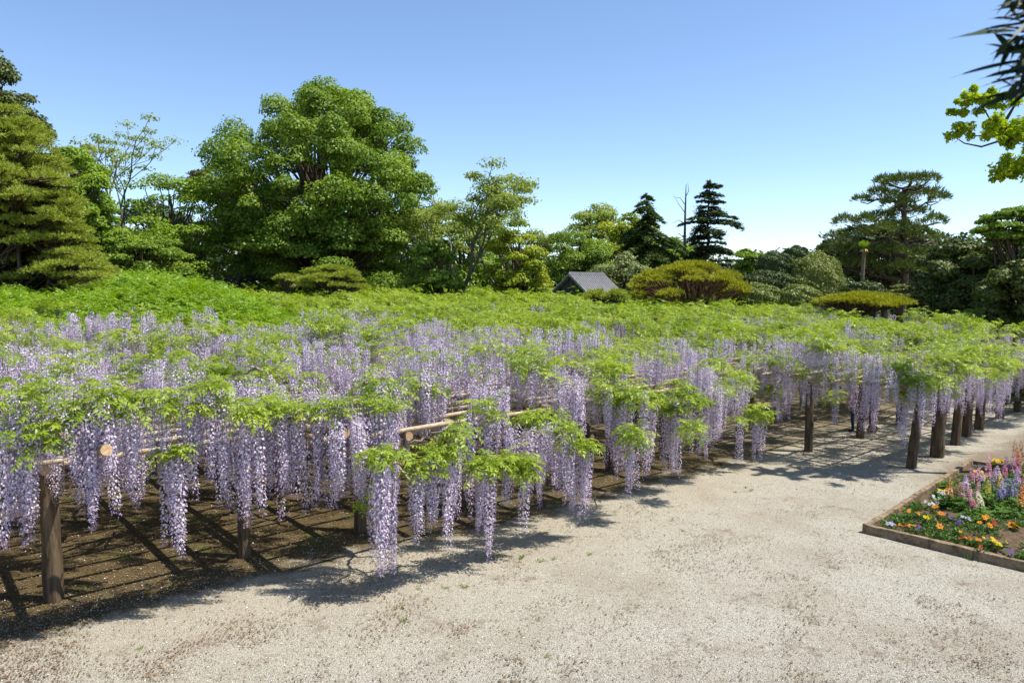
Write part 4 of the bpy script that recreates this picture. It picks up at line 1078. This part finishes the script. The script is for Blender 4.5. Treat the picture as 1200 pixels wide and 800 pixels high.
L_lup = leaf_mat('lupin_leaf', (.05, .13, .015), (.16, .28, .04), .35)
L_pan = leaf_mat('pansy_leaf', (.04, .1, .015), (.12, .2, .04), .3)
def petal(name, c, d=.7): return leaf_mat(name, tuple(q * d for q in c), c, .3, None, .6, .15)
HUES = {'pink': ((.72, .36, .5),), 'rose': ((.6, .2, .3),), 'mauve': ((.58, .4, .6),), 'violet': ((.34, .28, .52),), 'orange': ((.68, .28, .1),), 'salmon': ((.62, .3, .24),), 'yellow': ((.72, .6, .12),), 'cream': ((.72, .66, .5),), 'purple': ((.2, .1, .32),)}
PET = {k: petal('lupin_' + k, v[0]) for k, v in HUES.items()}
def spike_mesh(col, k):
    r = np.random.default_rng(700 + k); n = 170; h = r.random(n); a = r.random(n) * 6.283
    rad = .05 * (1 - .75 * h ** 2.2)
    C = np.stack([rad * np.cos(a), rad * np.sin(a), h], 1); C[:, 2] *= 1
    D = unit(np.stack([np.cos(a), np.sin(a), np.full(n, .7)], 1) + .25 * r.standard_normal((n, 3))); B = unit(np.cross(D, [0, 0, 1.0]) + .3 * r.standard_normal((n, 3)))
    sz = (.022 * (1 - .6 * h ** 2))[:, None]
    D2 = D.copy()
    # unit height mesh: the spike is scaled to its own height, so keep florets short in z
    V, Fq = rhomb(C, D2 * sz * np.array([1, 1, 1.6]), B * sz * .75 * np.array([1, 1, 1.6]))
    return mesh_np('flower_spike', V, Fq, [PET[col]], None, np.repeat(np.clip(r.normal(.6, .3, n), 0, 1), 4))
SPK = {c: [spike_mesh(c, i * 3 + j) for j in range(2)] for i, c in enumerate(HUES)}
def palmate(k, n=16, rad=.2, hgt=.3):
    r = np.random.default_rng(800 + k); C, A_, B_ = [], [], []; mb = MB()
    for i in range(n):
        a = r.random() * 6.28; q = rad * (.25 + .8 * r.random()); p = np.array([math.cos(a) * q, math.sin(a) * q, hgt * (.35 + .65 * r.random()) * (1.1 - .6 * q / rad / 1.05)])
        mb.tube([(0, 0, 0), (p[0] * .6, p[1] * .6, p[2] * .7), tuple(p)], [.005, .004, .003], 3, 0, False)
        for j in range(8):
            b = j * .785; d = unit(np.array([math.cos(b), math.sin(b), .15 + .2 * r.standard_normal()])); L_ = .075 * r.uniform(.8, 1.2)
            C.append(p + d * L_ * .5); A_.append(d * L_ * .5); B_.append(unit(np.cross(d, [0, 0, 1.0])) * .011)
    V, Fq = rhomb(np.array(C), np.array(A_), np.array(B_)); Vs = np.array([tuple(v) for v in mb.v])
    return mesh_np('foliage', np.concatenate([V, Vs]), np.concatenate([Fq, np.array(mb.f) + len(V)]), [L_lup], None, np.concatenate([np.repeat(np.clip(r.normal(.5, .25, len(C)), 0, 1), 4), np.full(len(Vs), .4)]))
PALM = [palmate(k) for k in range(5)]
LUP = [(1158, 529, 561, 'pink', 'tallest pink lupin spire rising over the yellow flowers'), (1138, 547, 566, 'pink', None), (1144, 546, 564, 'pink', None), (1112, 559, 582, 'orange', 'orange lupin standing beside the bed\'s side board'), (1121, 560, 581, 'salmon', 'salmon lupin next to the orange lupin at the side board'), (1126, 566, 582, 'pink', None), (1135, 569, 587, 'pink', None), (1144, 564, 583, 'pink', None),
 (1149, 574, 593, 'cream', 'cream white lupin leaning over among pink ones'), (1140, 584, 595, 'rose', 'short rose-red lupin in front of the pink lupins'), (1157, 562, 581, 'yellow', 'bright yellow lupin beside the leaning cream one'), (1163, 548, 571, 'mauve', 'mauve lupin beside the tallest pink lupin'), (1172, 554, 572, 'yellow', 'pale yellow lupin half hidden by violet lupins'), (1178, 555, 581, 'violet', None), (1174, 562, 582, 'violet', None), (1171, 572, 584, 'violet', None), (1183, 560, 582, 'violet', None), (1188, 552, 581, 'violet', None),
 (1186, 528, 553, 'pink', None), (1190, 515, 539, 'orange', None), (1196, 516, 539, 'orange', None), (1193, 522, 541, 'orange', None), (1195, 569, 593, 'orange', 'orange lupin in front of the violet lupins'), (1199, 556, 577, 'rose', None), (1193, 536, 556, 'rose', None), (1180, 533, 552, 'purple', 'dark purple lupin behind the violet lupins'), (1169, 545, 560, 'mauve', None), (1192, 546, 566, 'mauve', None), (1205, 540, 570, 'pink', None), (1207, 520, 545, 'rose', None), (1176, 543, 558, 'rose', None), (1150, 552, 566, 'mauve', None), (1131, 556, 572, 'mauve', None), (1212, 560, 590, 'violet', None), (1203, 528, 548, 'orange', None), (1217, 550, 580, 'pink', None)]
GEN = {'pink': 'pink lupin spire among the mixed lupins', 'rose': 'rose lupin spire behind the violet lupins', 'mauve': 'mauve lupin spire among the pink lupins', 'violet': 'violet-blue lupin spire in the violet clump', 'orange': 'tall orange lupin spire at the back of the bed'}
for i, (x, yt, yb, col, lab) in enumerate(LUP):
    p = on_z(x, yb, .32); hh = at(x, yt, p.y).z - .32
    o = thing('lupin', lab or GEN[col], 'flower', (p.x, p.y, .07), rng.random() * 6.28, None if lab else col + ' lupins')
    tx, ty = rng.normal(0, .06), rng.normal(0, .06)
    if col == 'cream': tx, ty = -.25, .05; o.rotation_euler = (0, 0, 0)
    link('flower_spike', SPK[col][i % 2], o, (0, 0, .25), (ty, tx, 0), (1.05, 1.05, max(.16, hh)))
    link('foliage', PALM[i % 5], o, None, None, rng.uniform(.85, 1.15))
    link('stalk', MB().tube([(0, 0, -.03), (0, 0, .3)], [.008, .006], 5).mesh('stalk', L_lup), o)
for i in range(40):                         # lupins still in leaf between the spires
    x, y = rng.uniform(1100, 1215), rng.uniform(572, 612)
    if x < 1128 and y > 600: continue
    p = on_z(x, y, .1)
    o = link('lupin_foliage', PALM[i % 5], None, (p.x, p.y, .07), (0, 0, rng.random() * 6), rng.uniform(.75, 1.1), label='leafy green lupin without a spire in the middle of the bed', cat='plant', group='leafy lupins without spires')

FCOL = {'orange': (.78, .3, .02), 'yellow': (.8, .58, .03), 'red': (.42, .05, .03), 'white': (.75, .72, .74), 'lilac': (.55, .47, .68), 'purple': (.16, .08, .3)}
FM = {k: petal('bloom_' + k, v, .8) for k, v in FCOL.items()}; M_eye = petal('bloom_eye', (.25, .12, .02))
def bloom(col, k, n=6):
    mb = MB(); rr = random.Random(k)
    for j in range(n):
        a = j * 6.283 / n + rr.gauss(0, .1); ca, sa = math.cos(a), math.sin(a); w = .62
        P_ = [(0, 0, 0), (math.cos(a - w) * .6, math.sin(a - w) * .6, .12 + .05 * (j % 2)), (ca * 1.0, sa * 1.0, .14 + rr.gauss(0, .06)), (math.cos(a + w) * .6, math.sin(a + w) * .6, .12 + .05 * (j % 2) + .02)]
        mb.poly(P_, 0)
    mb.poly([(math.cos(q * 1.05) * .2, math.sin(q * 1.05) * .2, .13) for q in range(6)], 1)
    return mb.mesh('flower', [FM[col], M_eye], False)
BLOOM = {c: [bloom(c, k) for k in range(2)] for c in FCOL}
def tuft(k, n=34, rad=.1, hgt=.13, mat=None, L_=.05):
    r = np.random.default_rng(900 + k); a = r.random(n) * 6.28; q = rad * np.sqrt(r.random(n))
    P_ = np.stack([q * np.cos(a), q * np.sin(a), hgt * (.2 + .8 * r.random(n))], 1); D = unit(np.stack([np.cos(a), np.sin(a), .4 + .5 * r.random(n)], 1))
    B_ = unit(np.cross(D, r.standard_normal((n, 3))))
    V, Fq = rhomb(P_, D * L_ * .6, B_ * L_ * .24); o = len(V)
    V2_, F2 = rhomb(P_ * np.array([.5, .5, .5]), P_ * .5, np.tile([.003, .002, 0], (n, 1)))
    return mesh_np('foliage', np.concatenate([V, V2_]), np.concatenate([Fq, F2 + o]), [mat or L_pan], None, np.repeat(np.clip(np.concatenate([r.normal(.5, .25, n)] * 2), 0, 1), 4))
TUFT = [tuft(k) for k in range(5)]
PANSY = [(1096, 594, 'orange', 1, .05, 'single orange bloom beside the white flowers'), (1104, 602, 'orange', 3, .04, 'orange pansies in front of the white flowers'), (1101, 617, 'orange', 1, .055, 'lone orange pansy in the open soil'), (1085, 607, 'yellow', 4, .04, 'yellow-orange pansies midway along the side board'), (1077, 602, 'orange', 3, .03, 'small orange pansies close to the side board'), (1062, 598, 'orange', 3, .03, 'orange and leafy pansy touching the side board'), (1045, 614, 'lilac', 5, .04, 'pale lilac pansies at the corner of the bed'), (1060, 616, 'red', 3, .03, 'dark red pansies near the bed corner'), (1068, 616, 'orange', 3, .03, 'small orange pansies beside the dark red ones'), (1075, 618, 'purple', 3, .03, 'purple pansies in the corner part of the bed'),
 (1154, 608, 'orange', 2, .05, 'orange poppies in front of the leafy lupins'), (1165, 613, 'red', 1, .05, 'single dark red bloom beside orange poppies'), (1157, 616, 'orange', 2, .045, 'low orange blooms in front of the red bloom'), (1148, 613, 'orange', 1, .045, 'burnt orange bloom left of the poppies'), (1189, 616, 'orange', 2, .075, 'large bright orange poppies in the open soil'), (1170, 635, 'yellow', 9, .035, 'big clump of yellow pansies near the front board'), (1160, 632, 'yellow', 5, .032, 'smaller yellow pansies beside the big yellow clump'), (1130, 630, 'red', 5, .03, 'dark red pansies near the front board'), (1142, 632, 'orange', 4, .03, 'orange pansies between red and yellow ones'), (1185, 647, 'purple', 4, .03, 'purple pansies against the front board'), (1150, 641, 'red', 3, .028, 'mixed red pansies against the front board'), (1128, 624, 'yellow', 2, .03, 'pair of yellow blooms behind the red pansies'),
 (1100, 584, 'white', 9, .03, None), (1108, 579, 'white', 9, .03, None), (1092, 590, 'white', 7, .03, None), (1114, 576, 'white', 7, .03, None), (1130, 566, 'white', 7, .03, None), (1148, 546, 'white', 6, .03, None), (1104, 575, 'yellow', 5, .035, 'yellow blooms behind the white flowers'), (1112, 574, 'yellow', 4, .035, 'yellow blooms at the foot of the orange lupin'), (1150, 559, 'yellow', 8, .04, 'yellow daisies beside the tallest pink lupin'), (1147, 553, 'yellow', 5, .035, 'yellow daisies behind the pink lupins'), (1170, 540, 'yellow', 9, .04, 'yellow daisies at the far end of the bed'), (1163, 543, 'yellow', 6, .04, 'yellow daisies near the far corner of the bed'), (1122, 612, 'purple', 5, .03, 'purple pansies in the middle of the bed'), (1131, 608, 'lilac', 5, .03, 'lilac pansies in the middle of the bed'), (1115, 606, 'purple', 4, .03, 'purple pansies beside the orange ones'), (1205, 635, 'orange', 4, .04, 'orange pansies at the right of the big yellow clump')]
for i, (x, y, col, nf, fr, lab) in enumerate(PANSY):
    p = on_z(x, y, .2); o = thing('pansy_plant', lab or 'bushy white flowers along the side board', 'flower', (p.x, p.y, .07), rng.random() * 6.28, None if lab else 'white flowers along the side board')
    wide = .7 + .12 * nf
    link('foliage', TUFT[i % 5], o, None, None, (wide, wide, 1.0))
    for j in range(nf):
        a, q = rng.random() * 6.28, .07 * wide * math.sqrt(rng.random()) if nf > 1 else 0
        c_ = col if rng.random() < .85 else ('orange' if col in ('red', 'yellow') else col)
        f_ = link('flower', BLOOM[c_][j % 2], o, (math.cos(a) * q, math.sin(a) * q, .12 + .04 * rng.random()), (rng.normal(.5, .25), rng.normal(0, .3), rng.normal(0, .5) - o.rotation_euler.z), fr * rng.uniform(1.0, 1.35))
P_ = []                                     # seedlings and ground leaves too small to tell apart
M2 = Matrix(((ex.x, ey.x), (ex.y, ey.y))).inverted(); n_sd = smooth_noise(33, .4)
while len(P_) < 620:
    x, y = rng.uniform(1030, 1215), rng.uniform(560, 662); p = on_z(x, y, .08); uv = M2 @ Vector(((p - c0).x, (p - c0).y))
    if uv.x < .14 or uv.y < .14 or n_sd(p.x, p.y) < .3: continue
    P_.append((p.x, p.y, .06))
n = len(P_)
scatter('seedling_cover', [proto('tuft_source', m) for m in TUFT], P_, np.stack([np.zeros(n), np.zeros(n), rng.random(n) * 6], 1), rng.uniform(.45, 1.05, n), rng.integers(0, 5, n), None)
# red azalea against the dark evergreen
az = at(1192, 466, 24.5); o = thing('azalea_bush', 'dark bush with a few red flowers at the end of the bay', 'shrub', (az.x + .4, 24.5, 0))
r_ = np.random.default_rng(12); link('crown', crown_mesh('crown', [(np.array([r_.normal(0, .5), r_.normal(0, .4), .7 + r_.normal(0, .25)]), np.array([.6, .5, .5]), 420) for _ in range(12)], L_trim, .07, .6, r_), o)
for i in range(26): link('flower', BLOOM['red'][i % 2], o, (r_.normal(-.3, .6), -.7 + r_.normal(0, .2), r_.uniform(.3, 1.3)), (1.2, 0, r_.random() * 6), .045)

# ------------------------------------------------------------------ people under the far end of the pergola
M_skin = bark_mat('skin', (.5, .33, .24), (.55, .37, .27), 3, 1, .02); M_hair = bark_mat('hair_dark', (.012, .01, .008), (.03, .025, .02), 30, .2, .2)
def cloth(name, c): return bark_mat(name, tuple(q * .8 for q in c), c, 12, 1, .15)
def person(label, loc, rz, top, legs, shoe, stride=.12, reach_=0.0, hgt=1.62):
    k = hgt / 1.7
    J, E, Rr = [], [], []
    def add(p, r, parent=None):
        J.append((p[0] * k, p[1] * k, p[2] * k)); Rr.append(r * k)
        if parent is not None: E.append((parent, len(J) - 1))
        return len(J) - 1
    pel = add((0, 0, .95), .135); bel = add((0, .01, 1.08), .125, pel); che = add((0, .015, 1.28), .145, bel); nek0 = add((0, .01, 1.43), .07, che)
    nek = add((0, -.005, 1.5), .052, nek0); hd = add((0, -.02, 1.58), .085, nek); cr = add((0, -.015, 1.67), .07, hd)
    add((0, -.105, 1.575), .014, hd)
    for s in (-1, 1):
        f = stride * s
        hip = add((.095 * s, 0, .88), .095, pel); kn = add((.1 * s, -f * .7 - .02, .48), .062, hip); an = add((.1 * s, -f + .03, .09), .042, kn)
        he = add((.1 * s, -f + .02, .045), .042, an); add((.115 * s, -f - .14, .035), .035, he)
        sh = add((.18 * s, .01, 1.38), .062, che); el = add((.25 * s, .03 - reach_ * .1, 1.1), .045, sh); wr = add((.26 * s, -.06 - reach_ * .25, .87 + reach_ * .25), .03, el)
        pa = add((.255 * s, -.09 - reach_ * .3, .8 + reach_ * .25), .032, wr)
        for q in range(4): f1 = add((.255 * s + .006 * s, -.12 + .022 * q - reach_ * .3, .745 + .008 * abs(q - 1) + reach_ * .25), .009, pa); add((.25 * s, -.125 + .022 * q - reach_ * .3, .7 + .01 * abs(q - 1) + reach_ * .25), .008, f1)
        th = add((.235 * s, -.13 - reach_ * .3, .79 + reach_ * .25), .01, pa); add((.23 * s, -.15 - reach_ * .3, .755 + reach_ * .25), .008, th)
    me = bpy.data.meshes.new('body'); me.from_pydata(J, E, []); o = bpy.data.objects.new('person', me); COL.objects.link(o)
    sk = o.modifiers.new('skin', 'SKIN'); sk.use_smooth_shade = True
    for i, v in enumerate(me.skin_vertices[0].data): v.radius = (Rr[i], Rr[i]); v.use_root = i == 0
    ss = o.modifiers.new('sub', 'SUBSURF'); ss.levels = ss.render_levels = 2
    dg = bpy.context.evaluated_depsgraph_get(); m2 = bpy.data.meshes.new_from_object(o.evaluated_get(dg)); bpy.data.objects.remove(o)
    m2.materials.clear()
    for m in (M_skin, top, legs, shoe, M_hair): m2.materials.append(m)
    for p in m2.polygons:
        c = Vector(p.center) / k; p.use_smooth = True
        mi = 1
        if c.z > 1.46: mi = 4 if (c.y > -.03 and c.z > 1.54) or c.z > 1.66 else 0
        elif abs(c.x) > .2 and c.z < .9 + reach_ * .25: mi = 0
        elif c.z < .09: mi = 3
        elif c.z < .96 and abs(c.x) < .21: mi = 2
        p.material_index = mi
    o = link('person', m2, None, loc, (0, 0, rz), label=label, cat='person')
    return o
p = on_z(1003, 506); person('person in navy trousers and pink top standing behind hanging racemes', (p.x, p.y, 0), math.radians(200), cloth('cloth_pink', (.5, .12, .25)), cloth('cloth_navy', (.03, .045, .08)), cloth('shoe_dark', (.03, .03, .03)), .05, .2)
p = on_z(942, 480); person('person in black jacket and grey trousers walking under the pergola', (p.x, p.y, 0), math.radians(160), cloth('cloth_black', (.02, .02, .022)), cloth('cloth_grey', (.3, .31, .32)), cloth('shoe_white', (.6, .6, .58)), .14, 0, 1.66)

# ------------------------------------------------------------------ small things on the ground
TW = [tuft(40 + k, 26, .09, .05, L_mid, .035) for k in range(4)]
for x, y in ((464, 714), (471, 712), (490, 690), (502, 702), (522, 689), (544, 689), (610, 655), (613, 653), (633, 658), (586, 650), (577, 652), (650, 655), (643, 770), (475, 728), (690, 650), (880, 575), (862, 577), (874, 572), (787, 610), (800, 622), (1043, 547), (165, 760), (1135, 655), (1128, 652), (700, 612)):
    p = on_z(x, y); lab = ('small green weed at the edge of the shade under the racemes' if 560 < x < 700 and y < 662 else 'small green weed against the front board of the bed' if x > 1100 else 'faint green weed in the sunny gravel before the bay' if x > 780 else 'small green weed sprouting in the open gravel')
    link('weed', TW[int(rng.integers(3))], None, (p.x, p.y, .0), (rng.normal(0, .2), rng.normal(0, .2), rng.random() * 6), (rng.uniform(.3, 1.0), rng.uniform(.3, .8), rng.uniform(.4, 1.0)), label=lab, cat='weed', group='weeds in the gravel')

# loose stones, leaf litter and fallen petals
M_peb = None
def pebble_mat():
    m, N, L = new_mat('loose_stone'); i = N.new('ShaderNodeObjectInfo')
    return finish(N, L, principled(N, L, ramp(N, L, i.outputs['Random'], [(0, (.17, .15, .115)), (.35, (.34, .315, .26)), (.8, (.47, .455, .39)), (1, (.62, .61, .56))]), .85, .2), m)
M_peb = pebble_mat()
def pebble(k):
    r = np.random.default_rng(k); v = unit(np.array([(1, 0, 0), (-1, 0, 0), (0, 1, 0), (0, -1, 0), (0, 0, 1), (0, 0, -.6), ], float)) * (r.uniform(.6, 1.2, (6, 1))); v[:, 2] *= .6
    return mesh_np('stone', v + r.normal(0, .1, v.shape), [(0, 2, 4), (2, 1, 4), (1, 3, 4), (3, 0, 4), (2, 0, 5), (1, 2, 5), (3, 1, 5), (0, 3, 5)], [M_peb])
PEB = [proto('stone_source', pebble(k)) for k in range(5)]
P_ = []; n_l = smooth_noise(21, .8)
while len(P_) < 90000:
    y = 800 - 300 * rng.random() ** 1.3; x = rng.uniform(-20, 1220); p = on_z(x, y); s, t = w2st(p)
    if t > -.2 + rng.normal(0, .5) and s < 15: continue
    P_.append((p.x, p.y, .002))
n = len(P_)
scatter('gravel', PEB, P_, rng.normal(0, .4, (n, 3)) + np.stack([np.zeros(n), np.zeros(n), rng.random(n) * 6], 1), np.clip(rng.lognormal(-5.2, .4, n), .003, .016), rng.integers(0, 5, n), None)
M_lit = leaf_mat('leaf_litter', (.1, .065, .035), (.26, .18, .11), .1); C, T = [], []
n_l2 = smooth_noise(22, .35)
while len(C) < 30000:
    y = 800 - 330 * rng.random() ** 1.2; x = rng.uniform(-20, 1220); p = on_z(x, y)
    w = n_l(p.x, p.y) * .6 + n_l2(p.x, p.y) * .4; s, t = w2st(p)
    if rng.random() > max(.07, (w - .52) * 3.5) and t < 0: continue
    C.append((p.x, p.y, .012 + .006 * rng.random()))
C = np.array(C); r_ = np.random.default_rng(3); V, Fq = leaf_quads(C, np.tile([0, 0, 1.0], (len(C), 1)), .03, .45, r_, .35)
link('leaf_litter', mesh_np('leaf_litter', V, Fq, [M_lit], None, np.repeat(r_.random(len(C)), 4)), kind='stuff')
C = []
while len(C) < 6500:
    s, t = rng.uniform(-6, 26), rng.uniform(-1.0, 8) if rng.random() < .8 else rng.uniform(-5, 0)
    p = st2w(s, t)
    if p.y < 7: continue
    C.append((p.x, p.y, .012))
C = np.array(C); V, Fq = leaf_quads(C, np.tile([0, 0, 1.0], (len(C), 1)), .019, .8, r_, .4)
link('fallen_petals', mesh_np('fallen_petals', V, Fq, [M_petal], None, np.repeat(r_.random(len(C)), 4)), kind='stuff')
